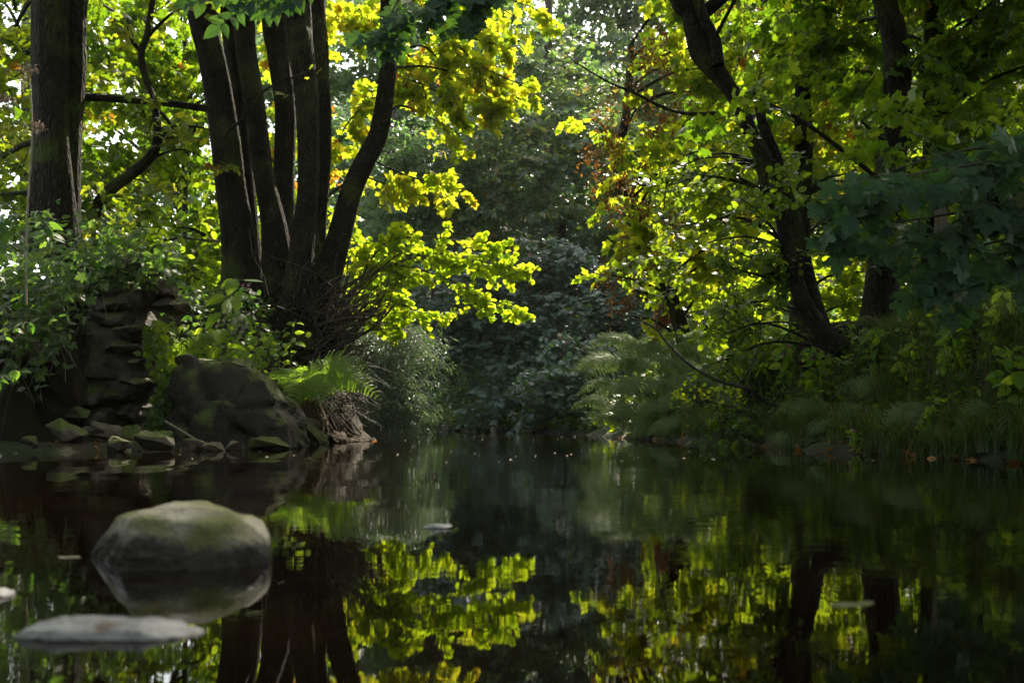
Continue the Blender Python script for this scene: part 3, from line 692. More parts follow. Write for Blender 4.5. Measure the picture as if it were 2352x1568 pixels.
# root clump: stump, surface roots and the brush of suckers, parts of the same tree
V, T = rock_geo(61, (1.3, .8, .8), cuts=5, amp=.12, n=26)
st = mesh_obj('root_clump', V + P(680, 790, 12.2), [T], M['root'], e)
TB = Tubes(); rg = np.random.default_rng(12)
for i in range(46):
    a = np.array([rg.uniform(-2.9, -2.0), rg.uniform(11.4, 12.6)]); b = np.array([rg.uniform(-2.35, -1.7), 0]); b[1] = np.interp(b[0], [-2.35, -2.1, -1.7], [10.9, 11.8, 13.2]) + rg.uniform(-.1, .15)
    tt = np.linspace(0, 1, 22)[:, None]; xy = a + (b - a) * tt + np.sin(tt * rg.uniform(4, 9) + rg.uniform(0, 6)) * .05 * rg.normal(0, 1, 2)
    TB.add(np.c_[xy, np.maximum(ground(xy[:, 0], xy[:, 1]), -.03) + .015 + .03 * np.abs(np.sin(tt[:, 0] * 7 + i))], np.linspace(.05, .014, 22) * rg.uniform(.5, 1.2), 8, .45, i)
for i in range(26):
    a = P(rg.uniform(690, 800), rg.uniform(720, 800), 12 + rg.uniform(-.3, .2)); b = P(rg.uniform(800, 930), rg.uniform(560, 760), 12.2 + rg.uniform(-.3, .3))
    TB.add(curve([a, (a + b) / 2 + rg.normal(0, .07, 3) - Z * .06, b], 14), np.linspace(.02, .005, 14) * rg.uniform(.6, 1.4), 6, .2, i)
TB.build('roots', M['root'], e)
TB = Tubes()
n_ = 260
o = np.stack([P(rg.uniform(640, 800), rg.uniform(700, 860), rg.uniform(11.4, 12.2)) for _ in range(n_)])
d = nrm(np.c_[rg.normal(.55, .45, n_), rg.normal(-.1, .35, n_), rg.normal(.35, .45, n_)])
L_ = rg.uniform(.3, 1.0, n_)[:, None]; t5 = np.linspace(0, 1, 6)
sw = rg.normal(0, .16, o.shape); pts = np.stack([o + d * L_ * t + rg.normal(0, .018, o.shape) + sw * L_ * np.sin(t * 4) + Z * .1 * L_ * t * t for t in t5], 1)
TB.add(pts, .0055 * np.array([1.5, 1.2, 1, .8, .6, .3]), 4)
n_ = 260
o = np.stack([P(rg.uniform(720, 835), rg.uniform(800, 960), rg.uniform(11.6, 12.6)) for _ in range(n_)])
d = nrm(np.c_[rg.normal(.5, .5, n_), rg.normal(-.1, .35, n_), rg.normal(-.2, .5, n_)]); L_ = rg.uniform(.15, .5, n_)[:, None]
TB.add(np.stack([o + d * L_ * t + rg.normal(0, .015, o.shape) for t in t5], 1), .004 * np.array([1.5, 1.2, 1, .8, .6, .3]), 4)
TB.build('suckers', M['twig'], e)

# --- hazel-like bush leaning out over the water from the root clump
hp = [[(770, 760), (800, 700), (844, 625), (899, 608), (961, 619), (1027, 641), (1078, 666), (1115, 690), (1180, 703)], [(775, 770), (820, 660), (880, 560), (960, 545), (1080, 555), (1175, 563)],
      [(765, 760), (800, 640), (830, 570), (900, 530)], [(780, 770), (840, 700), (900, 690), (960, 715), (1000, 720)], [(830, 640), (960, 590), (1080, 595), (1190, 618)], [(800, 740), (860, 740), (905, 740)]]
rg = np.random.default_rng(21)
e = empty('hazel_bush', P(780, 775, 12.3), 'bright yellow green round leaved bush leaning over the water, right of the multi stemmed tree', 'bush')
LV = Leaves('round'); TB = Tubes()
for i, pth in enumerate(hp):
    boughs(rg, LV, TB, [pth], 12.5, .07, .28, [34, 32, 14, 18, 32, 12][i], r0=.02, dy=.1, yf=.3, m=6, q=3, up=.55, fb=-.55, rc=.45, tint=None, twr=.003)
blobs_sprays(rg, fill(rg, 830, 1000, 560, 690, 12.6, .12, 36, 6, .85, .2) + fill(rg, 1010, 1180, 572, 610, 12.6, .12, 26, 5, .85, .4), LV, TB, .07, .28, m=6, q=3, up=.55, fb=-.55, rc=.45, flat=(10, 15))
TB.build('branches', M['twig'], e); LV.build('crown', M['hazel'], e); NLEAF += LV.count()

# --- far left double trunk with the horizontal limb
stems = [stem_path([(122, 600, 130), (122, 440, 92), (120, 300, 82), (116, 150, 86), (116, -20, 88)], 10.8, top_ext=(0, -.5, 5, .06), n=70),
         stem_path([(150, 580, 70), (158, 420, 52), (165, 300, 46), (174, 150, 48), (180, -20, 46)], 10.95, top_ext=(.5, .3, 5, .05), n=70)]
rg = np.random.default_rng(31)
bl = [((rg.uniform(-8.5, -3.2), rg.uniform(-3, 14), rg.uniform(6.6, 9.5)), (1.3, 1.3, .6), 26) for i in range(58)]  # unseen clumps high above the left bank, added for their shade
bl += fill(rg, -60, 70, -20, 470, 12.4, .5, 50, 11, 1.) + fill(rg, 185, 235, -20, 420, 12.2, .4, 34, 6, .8)
def ex(rg, LV, TB, e):
    c = curve([P(172, 222, 11.0), P(280, 228, 11.2), P(380, 236, 11.5), P(475, 250, 11.9)], 22)
    TB.add(c, np.linspace(.05, .038, 22), 10, .15, 3)
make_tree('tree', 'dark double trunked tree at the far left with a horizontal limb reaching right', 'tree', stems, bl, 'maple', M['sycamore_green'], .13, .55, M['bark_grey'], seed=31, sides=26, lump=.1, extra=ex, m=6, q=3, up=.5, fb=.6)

# --- crooked sapling in front of the bright gap
stems = [stem_path([(215, 500, 30), (233, 460, 26), (262, 430, 25), (310, 394, 23), (350, 354, 21), (361, 310, 18), (354, 237, 17), (335, 182, 17), (324, 124, 16), (339, 73, 14), (354, -20, 13)], 10.9, top_ext=(.2, 0, 1, .02), n=70)]
def ex(rg, LV, TB, e):
    boughs(rg, LV, TB, [[(324, 122), (340, 85), (368, 55), (400, 28), (440, 10)], [(362, 335), (380, 305), (394, 295)], [(336, 185), (360, 240), (352, 280)], [(324, 120), (300, 90), (292, 60)]], 10.9, .11, .4, 5, r0=.028, dy=0, m=4, q=2)
rg = np.random.default_rng(41)
make_tree('sapling', 'thin crooked dark sapling bending in front of the bright sky gap', 'tree', stems, fill(rg, 210, 490, 340, 520, 11.3, .4, 40, 4, .5) + fill(rg, 210, 310, 150, 220, 11.3, .3, 26, 3, .5), 'maple', M['sycamore_green'], .12, .45, M['bark_dark'],
          seed=41, limb_r=.015, extra=ex, m=5, q=3, up=.45, fb=.6)

# --- trees behind the left bank
def bg_tree(name, label, px, Y, w0, fills, leaf, mat, size, L, seed, bark='bark_far', group=None, lean=0, top=-60, base=960, m=6, q=3, back=.3, **kw):
    rg = np.random.default_rng(seed)
    bl = []
    for f in fills: bl += fill(rg, *f)
    s = stem_path([(px, base, w0 * 1.3), (px + lean * .3, base + (top - base) * .35, w0), (px + lean * .7, base + (top - base) * .7, w0 * .8), (px + lean, top, w0 * .6)], Y + (2.6 if Y > 22 and not lean else .8), n=40)
    s[0][0, 2] = min(s[0][0, 2], float(ground(s[0][0, 0], s[0][0, 1])) - .1)
    return make_tree(name, label, 'tree', [s], bl, leaf, M[mat], size, L, M[bark], group, seed, limb_r=.04, m=m, q=q, back=back, **kw)
# fill tuple: x0,x1,y0,y1,Y,dY,r,ns[,keep[,rd]]
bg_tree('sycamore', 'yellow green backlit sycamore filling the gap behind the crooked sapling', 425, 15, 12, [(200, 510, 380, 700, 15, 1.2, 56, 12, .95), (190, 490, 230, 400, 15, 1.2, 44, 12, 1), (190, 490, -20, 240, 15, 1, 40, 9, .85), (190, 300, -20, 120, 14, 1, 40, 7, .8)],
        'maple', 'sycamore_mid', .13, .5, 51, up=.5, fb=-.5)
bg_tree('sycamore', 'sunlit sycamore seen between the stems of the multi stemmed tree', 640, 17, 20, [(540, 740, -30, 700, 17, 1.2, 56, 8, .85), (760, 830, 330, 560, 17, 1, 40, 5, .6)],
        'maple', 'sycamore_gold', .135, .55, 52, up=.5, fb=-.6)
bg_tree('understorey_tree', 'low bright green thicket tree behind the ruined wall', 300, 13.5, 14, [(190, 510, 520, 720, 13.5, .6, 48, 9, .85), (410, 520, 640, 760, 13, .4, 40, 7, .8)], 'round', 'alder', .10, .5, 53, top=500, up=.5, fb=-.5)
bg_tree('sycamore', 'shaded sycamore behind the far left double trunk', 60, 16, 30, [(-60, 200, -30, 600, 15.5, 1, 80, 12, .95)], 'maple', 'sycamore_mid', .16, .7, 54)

bg_tree('sycamore', 'leafy tree far behind the crooked sapling, pierced by bright sky', 330, 21, 10, [(180, 500, -20, 430, 21, 1, 48, 7, .85)], 'maple_far', 'sycamore_mid', .15, .7, 55, up=.5, fb=-.4)
# --- far bank
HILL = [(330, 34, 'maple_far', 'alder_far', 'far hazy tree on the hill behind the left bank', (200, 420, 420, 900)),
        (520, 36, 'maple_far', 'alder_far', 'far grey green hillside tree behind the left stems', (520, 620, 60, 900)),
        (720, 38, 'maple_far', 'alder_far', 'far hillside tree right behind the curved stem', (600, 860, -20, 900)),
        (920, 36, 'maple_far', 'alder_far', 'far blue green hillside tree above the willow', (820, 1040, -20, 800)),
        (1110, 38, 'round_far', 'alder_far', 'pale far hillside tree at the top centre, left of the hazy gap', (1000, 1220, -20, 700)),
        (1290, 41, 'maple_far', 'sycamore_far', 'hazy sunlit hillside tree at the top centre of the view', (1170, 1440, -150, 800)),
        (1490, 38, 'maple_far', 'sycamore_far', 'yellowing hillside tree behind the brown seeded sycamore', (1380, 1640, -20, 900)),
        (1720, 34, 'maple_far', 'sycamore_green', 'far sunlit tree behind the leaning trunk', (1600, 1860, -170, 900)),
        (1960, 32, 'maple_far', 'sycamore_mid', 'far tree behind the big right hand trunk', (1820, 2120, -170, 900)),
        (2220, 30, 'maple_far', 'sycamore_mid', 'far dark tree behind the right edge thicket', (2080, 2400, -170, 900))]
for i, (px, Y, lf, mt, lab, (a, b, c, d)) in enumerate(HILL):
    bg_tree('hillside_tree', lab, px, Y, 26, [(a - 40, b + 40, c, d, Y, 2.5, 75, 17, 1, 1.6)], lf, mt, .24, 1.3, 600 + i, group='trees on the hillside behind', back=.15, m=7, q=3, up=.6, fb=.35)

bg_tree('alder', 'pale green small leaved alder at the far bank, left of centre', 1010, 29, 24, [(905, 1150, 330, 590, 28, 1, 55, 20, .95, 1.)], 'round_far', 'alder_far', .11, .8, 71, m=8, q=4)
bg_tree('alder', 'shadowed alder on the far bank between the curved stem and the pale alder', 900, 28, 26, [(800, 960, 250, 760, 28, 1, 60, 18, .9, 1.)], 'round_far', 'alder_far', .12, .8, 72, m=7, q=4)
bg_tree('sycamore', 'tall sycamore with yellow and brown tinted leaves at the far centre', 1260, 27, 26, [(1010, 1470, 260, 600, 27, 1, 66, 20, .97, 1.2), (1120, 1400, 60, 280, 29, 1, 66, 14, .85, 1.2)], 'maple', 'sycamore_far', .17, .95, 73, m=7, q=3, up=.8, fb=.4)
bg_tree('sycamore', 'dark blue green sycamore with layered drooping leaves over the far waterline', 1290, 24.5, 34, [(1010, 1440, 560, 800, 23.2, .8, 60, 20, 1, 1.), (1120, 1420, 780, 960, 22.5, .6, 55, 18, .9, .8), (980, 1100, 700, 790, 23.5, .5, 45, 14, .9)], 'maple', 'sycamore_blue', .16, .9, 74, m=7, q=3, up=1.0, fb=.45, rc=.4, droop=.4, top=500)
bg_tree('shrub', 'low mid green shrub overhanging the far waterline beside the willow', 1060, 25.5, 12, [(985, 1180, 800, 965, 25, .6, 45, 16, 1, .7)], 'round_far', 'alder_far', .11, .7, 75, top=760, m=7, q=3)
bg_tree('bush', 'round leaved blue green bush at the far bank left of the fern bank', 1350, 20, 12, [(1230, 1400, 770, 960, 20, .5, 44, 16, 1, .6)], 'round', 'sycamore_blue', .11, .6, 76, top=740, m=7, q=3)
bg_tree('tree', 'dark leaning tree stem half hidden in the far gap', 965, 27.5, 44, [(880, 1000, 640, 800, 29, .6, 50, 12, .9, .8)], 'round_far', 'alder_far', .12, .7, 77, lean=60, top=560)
# willow
rg = np.random.default_rng(81)
e = empty('willow', P(880, 985, 19.5), 'grey green willow with narrow leaves drooping at the far left waterline', 'willow')
LV = Leaves('narrow'); TB = Tubes()
for i in range(7): 
    px = 845 + i * 18; TB.add(curve([P(870 + i * 4, 985, 19.6), P(px, 880, 19.3), P(px + rg.uniform(-20, 30), 760 + rg.uniform(-10, 30), 19.0)], 10), np.linspace(.05, .01, 10), 6)
blobs_sprays(rg, fill(rg, 820, 965, 745, 970, 19, .5, 40, 42, .97, .5), LV, TB, .15, .75, m=9, q=4, up=.2, fb=.6, droop=.5, hang=1.0, twr=.003)
TB.build('branches', M['twig'], e); LV.build('crown', M['willow'], e); NLEAF += LV.count()

# --- right bank: sycamore hung with brown seeds
stems = [stem_path([(1590, 850, 50), (1575, 790, 40), (1556, 725, 36), (1531, 659, 30), (1490, 570, 30), (1445, 490, 28), (1420, 380, 24), (1440, 250, 18), (1450, 100, 12)], 15.2, n=70)]
seeds = Leaves('key')
def ex(rg, LV, TB, e):
    for px, py, s in [(1490, 110, 22), (1455, 140, 20), (1530, 150, 20), (1440, 240, 24), (1480, 262, 24), (1520, 280, 22), (1390, 300, 18), (1380, 350, 18), (1380, 380, 26), (1430, 350, 26), (1470, 400, 24), (1500, 330, 22), (1420, 420, 20),
                      (1450, 600, 18), (1400, 620, 18), (1420, 690, 22), (1470, 660, 22), (1510, 590, 22), (1540, 480, 22), (1445, 480, 20), (1390, 480, 18), (1560, 240, 18), (960, 300, 1)]:
        n = int(s * 5); c = P(px, py, 14.1); o = c + rg.normal(0, 1, (n, 3)) * np.array([s, s, s * .95]) * 1.05 / F * 14
        cl = o[rg.integers(0, max(1, n // 5), n)] + rg.normal(0, .05, (n, 3)) * np.array([.6, .6, 1.2])
        seeds.add(cl, rg.normal(0, .5, (n, 3)) - Z, rg.normal(0, 1, (n, 3)), rg.uniform(.05, .075, n), rg.random(n))
    seeds.build('seed_clusters', M['seed'], e)
    c = curve([P(1650, 260, 13.6), P(1590, 262, 13.5), P(1530, 250, 13.4), P(1460, 215, 13.3), P(1400, 190, 13.2), P(1340, 155, 13.1), P(1300, 125, 13)], 24); TB.add(c, np.linspace(.03, .006, 24), 6)
    c = curve([P(1500, 235, 13.4), P(1450, 205, 13.3), P(1415, 165, 13.3), P(1390, 120, 13.3)], 12); TB.add(c, np.linspace(.012, .004, 12), 5)
rg = np.random.default_rng(91)
bl = fill(rg, 1490, 1640, -30, 200, 14.8, .6, 46, 9, .95, .45) + fill(rg, 1355, 1520, 270, 400, 14.3, .5, 42, 7, .9, .4) + fill(rg, 1430, 1720, 200, 640, 15, .7, 50, 8, .9, .5) + fill(rg, 1390, 1480, 420, 740, 14.6, .5, 38, 6, .8, .4) + \
     fill(rg, 1450, 1530, 600, 700, 14.2, .4, 38, 6, .6, .4) + fill(rg, 1590, 1650, 600, 720, 14.2, .4, 38, 6, .7, .4)
make_tree('sycamore', 'sunlit yellow green sycamore hung with rusty brown seed bunches, right of centre', 'tree', stems, bl, 'maple', M['sycamore_gold'], .12, .42, M['bark_grey'], seed=91, extra=ex, m=6, q=3, up=.5, fb=-.5, limb_r=.025, sides=20, flat=(14.0, 15.6))

# --- the leaning trunk over the right bank
LT = [(1925, 800, 70), (1893, 770, 48), (1874, 739, 42), (1842, 685, 39), (1824, 623, 35), (1806, 557, 35), (1798, 492, 37), (1770, 437, 39), (1749, 357, 37), (1724, 310, 33), (1703, 255, 31), (1674, 204, 32), (1640, 160, 42), (1612, 120, 54), (1598, 73, 52), (1588, 20, 56), (1560, -30, 56)]
stems = [stem_path(LT, 9.8, top_ext=(-.5, -.5, 3, .05), n=120),
         stem_path([(1900, 800, 50), (1868, 700, 42), (1835, 560, 40), (1812, 475, 38), (1797, 437, 36), (1779, 365, 32), (1757, 300, 24), (1738, 230, 14), (1730, 165, 5)], 10.1, n=60),
         stem_path([(1650, 150, 30), (1642, 90, 26), (1618, 44, 26), (1600, -30, 26)], 9.6, top_ext=(-.1, 0, 2, .03), n=40),
         stem_path([(1600, 40, 40), (1640, 12, 30), (1690, -30, 26)], 9.8, n=20)]
rg = np.random.default_rng(101)
bl = fill(rg, 1480, 1790, 350, 650, 10.6, .5, 44, 6, .7, .4) + fill(rg, 1720, 1880, 300, 640, 9.2, .15, 26, 3, .5, .2) + fill(rg, 1640, 1830, 640, 880, 10.8, .4, 40, 5, .45, .4) + fill(rg, 1560, 1760, 640, 780, 11.5, .4, 36, 5, .5, .4)
bl += [((rg.uniform(2.2, 6.5), rg.uniform(-2, 9.5), rg.uniform(4.8, 8.5)), (1.4, 1.4, .5), 60) for i in range(44)]  # overhead clumps out of view, added to keep the right bank dark
def ex(rg, LV, TB, e):
    boughs(rg, LV, TB, [[(1790, 420), (1740, 385), (1700, 375), (1640, 385), (1600, 420)], [(1795, 470), (1740, 470), (1660, 500), (1560, 520)], [(1820, 600), (1760, 600), (1690, 580)], [(1822, 620), (1790, 630), (1760, 628)], [(1850, 650), (1780, 640), (1700, 620), (1640, 600)]],
           10.0, .07, .3, 9, r0=.02, dy=-.2, m=6, q=3)
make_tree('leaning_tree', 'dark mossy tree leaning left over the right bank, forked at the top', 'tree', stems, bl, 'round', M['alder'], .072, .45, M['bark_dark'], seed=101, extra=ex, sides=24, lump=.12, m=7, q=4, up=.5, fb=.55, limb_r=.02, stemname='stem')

# stump and roots at its foot
V, T = rock_geo(121, (1.2, .7, .7), cuts=4, amp=.1, n=24)
o = mesh_obj('stump', V, [T], M['bark_dark']); o.location = P(1950, 815, 10.2); tag(o, 'black mossy root stump at the foot of the leaning tree', 'stump')

# --- other right bank trees
def tree2(name, label, st, Y, top, fills, leaf, mat, size, L, seed, bark, over=None, **kw):
    rg = np.random.default_rng(seed); bl = []
    for f in fills: bl += fill(rg, *f)
    if over: bl += [((rg.uniform(*over[0]), rg.uniform(*over[1]), rg.uniform(*over[2])), (1.3, 1.3, .65), 30) for i in range(over[3])]  # over: unseen leaf clumps overhead, added to block sun from the right side
    s = stem_path(st, Y, top_ext=top, n=80)
    return make_tree(name, label, 'tree', [s], bl, leaf, M[mat], size, L, M[bark], None, seed, sides=22, **kw)
kw = dict(m=6, q=3, up=.5, fb=-.4, limb_r=.03)
tree2('sycamore', 'straight brown trunk between the leaning tree and the big right trunk, leafy and sunlit', [(1832, 870, 46), (1836, 700, 42), (1842, 480, 42), (1846, 310, 40), (1842, 180, 34), (1838, 0, 30)], 15, (0, 0, 4, .05),
      [(1680, 1980, 60, 420, 15.2, .8, 60, 9, .9), (1860, 2000, 420, 700, 15.5, .6, 52, 8, .8), (1880, 2000, 600, 700, 14.5, .4, 44, 7, .7)], 'maple', 'sycamore_green', .13, .5, 131, 'bark_grey', **kw)
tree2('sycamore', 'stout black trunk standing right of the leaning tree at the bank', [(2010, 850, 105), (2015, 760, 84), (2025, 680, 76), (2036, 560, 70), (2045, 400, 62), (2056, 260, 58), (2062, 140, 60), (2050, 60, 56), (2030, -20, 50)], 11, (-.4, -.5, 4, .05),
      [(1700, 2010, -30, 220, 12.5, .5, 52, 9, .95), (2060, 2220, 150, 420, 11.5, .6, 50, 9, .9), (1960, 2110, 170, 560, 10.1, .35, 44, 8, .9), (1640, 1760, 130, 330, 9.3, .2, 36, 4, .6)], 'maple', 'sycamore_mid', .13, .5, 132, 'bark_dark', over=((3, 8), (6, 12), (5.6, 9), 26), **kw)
tree2('sycamore', 'upright dark trunk at the top right', [(2140, 860, 58), (2143, 500, 50), (2145, 160, 46), (2147, 60, 44), (2150, -20, 44)], 13, (0, 0, 4, .05),
      [(2160, 2400, -30, 420, 12.4, .8, 60, 10, .95), (2060, 2330, 380, 700, 13.6, .6, 58, 8, .85), (2080, 2250, 190, 480, 11.8, .4, 46, 9, .9)], 'maple', 'sycamore_mid', .13, .5, 133, 'bark_grey', over=((3.6, 9.5), (-2, 18), (5.4, 10), 110), **kw)
tree2('ash', 'smooth grey trunk leaning left behind the nearest dark leaves at right', [(2240, 860, 100), (2222, 820, 80), (2200, 760, 70), (2182, 700, 62), (2168, 620, 50)], 9.6, (-.05, 0, .85, .02),
      [(2200, 2400, 300, 640, 9.8, .4, 60, 9, .8), (2260, 2400, 620, 800, 9.2, .4, 54, 7, .7)], 'ovate', 'alder', .10, .5, 134, 'bark_smooth', limb_p=0., **kw)
tree2('sapling', 'thin bare stem near the right edge', [(2280, 830, 18), (2275, 772, 14), (2260, 703, 13), (2249, 604, 12), (2240, 560, 8)], 9.0, None, [(2210, 2300, 470, 560, 9, .3, 44, 4)], 'ovate', 'alder', .09, .4, 135, 'bark_grey', **kw)
bg_tree('thicket_tree', 'dense green thicket tree filling the right edge behind the trunks', 2290, 15, 24, [(2060, 2420, 300, 860, 15, .8, 72, 11, .95), (1900, 2100, 560, 760, 16, .6, 55, 8, .8)], 'round', 'alder', .09, .5, 136, up=.5, fb=-.3)
bg_tree('thicket_tree', 'glowing yellow thicket behind the leaning tree on the right bank', 1720, 19, 20, [(1600, 1860, 560, 900, 18, .8, 58, 11, .95), (1500, 1640, 560, 700, 19, .5, 50, 8, .8)], 'maple', 'hazel', .14, .6, 137, top=500, up=.5, fb=-.6)

# --- two unseen trees added behind the viewer to block sky light on the banks
for sx, lab in ((-1, 'unseen tree added on the left bank behind the viewer as shade'), (1, 'unseen tree added on the right bank behind the viewer as shade')):
    rg = np.random.default_rng(138 + sx)
    c = curve([(5.2 * sx, -4, .6), (5.0 * sx, -4, 3), (4.6 * sx, -3.8, 7), (4.2 * sx, -3.5, 11)], 40)
    bl = [((rg.uniform(3.6, 9.5) * sx, rg.uniform(-11, -1.5), rg.uniform(1.8, 9.5)), (1.5, 1.5, 1.0), 26) for i in range(46)]
    make_tree('tree', lab, 'tree', [(c, np.linspace(.28, .1, 40))], bl, 'far', M['sycamore_green'], .26, .9, M['bark_grey'], seed=140 + sx, back=1.)

for i, (lab, px, py, fl, lf, mt, sz) in enumerate([('dark leafy bush between the root stump and the stout black trunk', 1960, 800, [(1880, 2120, 780, 910, 9.3, .3, 40, 9, .9, .35)], 'round', 'alder', .06),
        ('dark bush below the smooth grey trunk', 2150, 850, [(2060, 2280, 850, 970, 8.2, .3, 40, 8, .85, .35)], 'ovate', 'balsam', .075), ('dense bush at the right edge under the nearest dark leaves', 2320, 860, [(2240, 2420, 640, 900, 8.0, .4, 50, 9, .95, .4)], 'round', 'alder', .06),
        ('leafy bush behind the arching bare branch', 1780, 880, [(1690, 1900, 760, 930, 11.2, .3, 42, 8, .95, .35)], 'round', 'alder', .055), ('low bush hanging over the right waterline beneath the arching branch', 1760, 985, [(1640, 1860, 930, 1000, 10.0, .25, 34, 7, .9, .25)], 'maple', 'sycamore_mid', .07)]):
    bg_tree('bush', lab, px, fl[0][4], 5, fl, lf, mt, sz, .35, 800 + i, top=py - 60, base=py + 60)

# --- near overhanging branches
e = empty('sycamore_branch', (5.2, 5.6, 2.3), 'overhanging branch of very large dark green leaves at the right edge', 'branch')
rg = np.random.default_rng(141); LV = Leaves('maple_near'); TB = Tubes()
NB = [[(2500, 400), (2300, 400), (2150, 420), (2000, 450), (1930, 500)], [(2500, 500), (2330, 500), (2180, 520), (2050, 540), (1960, 540)], [(2480, 560), (2300, 580), (2200, 610), (2140, 660)], [(2450, 380), (2250, 370), (2100, 400), (1980, 440)],
      [(2480, 450), (2300, 460), (2200, 480)], [(2480, 610), (2350, 620), (2270, 600)]]
NB = [[(a_ + 22, b_ - 32) for a_, b_ in q_] for q_ in NB]
for i, pth in enumerate(NB):
    boughs(rg, LV, TB, [pth], 5.6 + .15 * i, .12, .27, [16, 16, 12, 10, 11, 6][i], r0=.012, dy=-.3, m=4, q=2, up=.5, fb=1.0, rc=.45, hang=.9, twr=.0025, tspread=.3)
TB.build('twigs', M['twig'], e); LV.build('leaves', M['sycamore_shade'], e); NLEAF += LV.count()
e = empty('sycamore_branch', (.2, 5.4, 3.0), 'dark leafy twig hanging into the top centre of the view', 'branch')
LV = Leaves('maple_near'); TB = Tubes()
for pth, k in (([(1230, -80), (1150, -30), (1080, -5), (1000, 0)], 8), ([(1180, -80), (1120, -10), (1085, 25)], 5), ([(960, -80), (920, -10), (895, 40), (885, 75)], 6), ([(1100, -80), (1020, -20), (970, 20)], 6)):
    boughs(rg, LV, TB, [pth], 5.6, .10, .17, k, r0=.008, dy=0, m=4, q=2, up=.4, fb=1.0, rc=.35, hang=.7, twr=.0025)
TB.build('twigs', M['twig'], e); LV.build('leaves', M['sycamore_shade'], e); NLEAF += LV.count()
# ash sprig, top left
e = empty('ash_sprig', (-1.3, 4.6, 2.2), 'blue green sprig of paired narrow leaflets hanging in at the top, left of centre', 'branch')
LV = Leaves('ovate'); TB = Tubes()
for pth in ([(600, -60), (575, -10), (550, 25), (505, 60)], [(560, -50), (500, -10), (440, 5)], [(640, -60), (610, -20), (570, 8)], [(700, -50), (660, 0), (615, 25)], [(760, -60), (700, -20), (665, 5)]):
    pts = np.array([P(a, b, 4.7) for a, b in pth]); c = curve(pts, 16); TB.add(c, np.linspace(.004, .0015, 16), 5)
    for i in range(4, 16, 2):
        t = nrm(c[i] - c[i - 1])
        for s in (-1, 1):
            LV.add(c[i], t * .5 + np.cross(t, RIVERFACE) * s + rg.normal(0, .1, 3), RIVERFACE + rg.normal(0, .25, 3) + Z * .3, rg.uniform(.075, .10), rg.random())
    LV.add(c[-1], t, RIVERFACE, .1, .5)
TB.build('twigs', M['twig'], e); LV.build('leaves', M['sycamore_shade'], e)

# --- fallen branch arching above the right waterline
rg = np.random.default_rng(151); e = empty('fallen_branch', P(1793, 936, 9.9), 'bare brown branch arching out of the right bank above the water', 'branch')
TB = Tubes()
TB.add(curve([P(1800, 940, 9.9), P(1750, 918, 9.8), P(1717, 893, 9.6), P(1648, 873, 9.6), P(1589, 841, 9.6), P(1542, 798, 9.6), P(1513, 761, 9.6), P(1509, 736, 9.6), P(1524, 692, 9.6), P(1538, 641, 9.6)], 60), np.linspace(.021, .008, 60), 8, .15, 1)
TB.add(curve([P(1513, 761, 9.6), P(1480, 740, 9.5), P(1440, 728, 9.5), P(1400, 712, 9.4)], 16), np.linspace(.011, .003, 16), 6)
TB.add(curve([P(1717, 893, 9.6), P(1725, 850, 9.5), P(1745, 780, 9.5), P(1750, 720, 9.5)], 16), np.linspace(.01, .004, 16), 6)
TB.add(curve([P(1790, 985, 10.2), P(1740, 968, 10), P(1700, 940, 10), P(1640, 925, 10), P(1590, 915, 10), P(1570, 900, 10)], 26), np.linspace(.016, .004, 26), 6, .1)
TB.add(curve([P(1700, 940, 10), P(1660, 955, 9.9), P(1620, 930, 9.9), P(1560, 905, 9.9)], 16), np.linspace(.009, .003, 16), 5)
TB.build('branch', M['bark_far'], e)
LV = Leaves('round'); n_ = 90
LV.add(np.stack([P(rg.uniform(1540, 1700), rg.uniform(885, 935), rg.uniform(9.9, 10.1)) for _ in range(n_)]), rg.normal(0, .5, (n_, 3)) - Z * .5, RIVERFACE + rg.normal(0, .5, (n_, 3)) + Z * .5, rg.uniform(.03, .05, n_), rg.random(n_))
LV.build('leaves', M['hazel'], e)
o = Tubes(); o.add(curve([P(380, 968, 8.9), P(410, 985, 8.8), P(445, 1006, 8.7)], 8), np.linspace(.012, .009, 8), 7); o = o.build('stick', M['deadwood']); tag(o, 'pale broken stick slanting down in front of the dark boulder', 'stick')
V, T = rock_geo(161, (.34, .3, .6), cuts=3, amp=.08, n=20)
M['redwood'] = plainmat('rotten_red_wood', (.22, .075, .035), .85)
o = mesh_obj('rotten_stump', V, [T], M['redwood']); o.location = P(1522, 720, 15.6); tag(o, 'rusty red rotten stump above the fern bank', 'stump')

# ------------------------------------------------------------------ ferns, herbs, grass
def fern_geo(rg, nf, L, spread, LV, TB, base, face=None, np_=20, pw=.17, lift=1.0, tilt=.75):
    for i in range(nf):
        az = rg.uniform(0, 2 * np.pi) if face is None else face + rg.normal(0, spread)
        h = np.array([math.cos(az), math.sin(az), 0.]); l = L * rg.uniform(.75, 1.1); up0 = rg.uniform(.7, 1.3) * lift
        t = np.linspace(0, 1, 14)[:, None]
        c = base + h * l * (t * .85) + Z * l * (up0 * t * .75 - (.55 + .25 * up0) * t ** 2.2)
        TB.add(c, np.linspace(.004, .001, 14), 4)
        tt = np.linspace(.14, .99, np_); cc = np.stack([np.interp(tt, t[:, 0], c[:, k]) for k in range(3)], 1)
        tg = nrm(np.gradient(cc, axis=0)); S = nrm(np.cross(tg, Z * .5 + RIVERFACE * tilt + 1e-3)); N0 = np.cross(S, tg)
        pl = l * pw * np.sin(np.pi * (tt * .86 + .14) ** .8) ** .8 + .01
        for s in (-1, 1):
            LV.add(cc, S * s + tg * .35 - Z * .15 + rg.normal(0, .05, cc.shape), N0 + rg.normal(0, .12, cc.shape), pl * 1.1, rg.uniform(.2, .8))
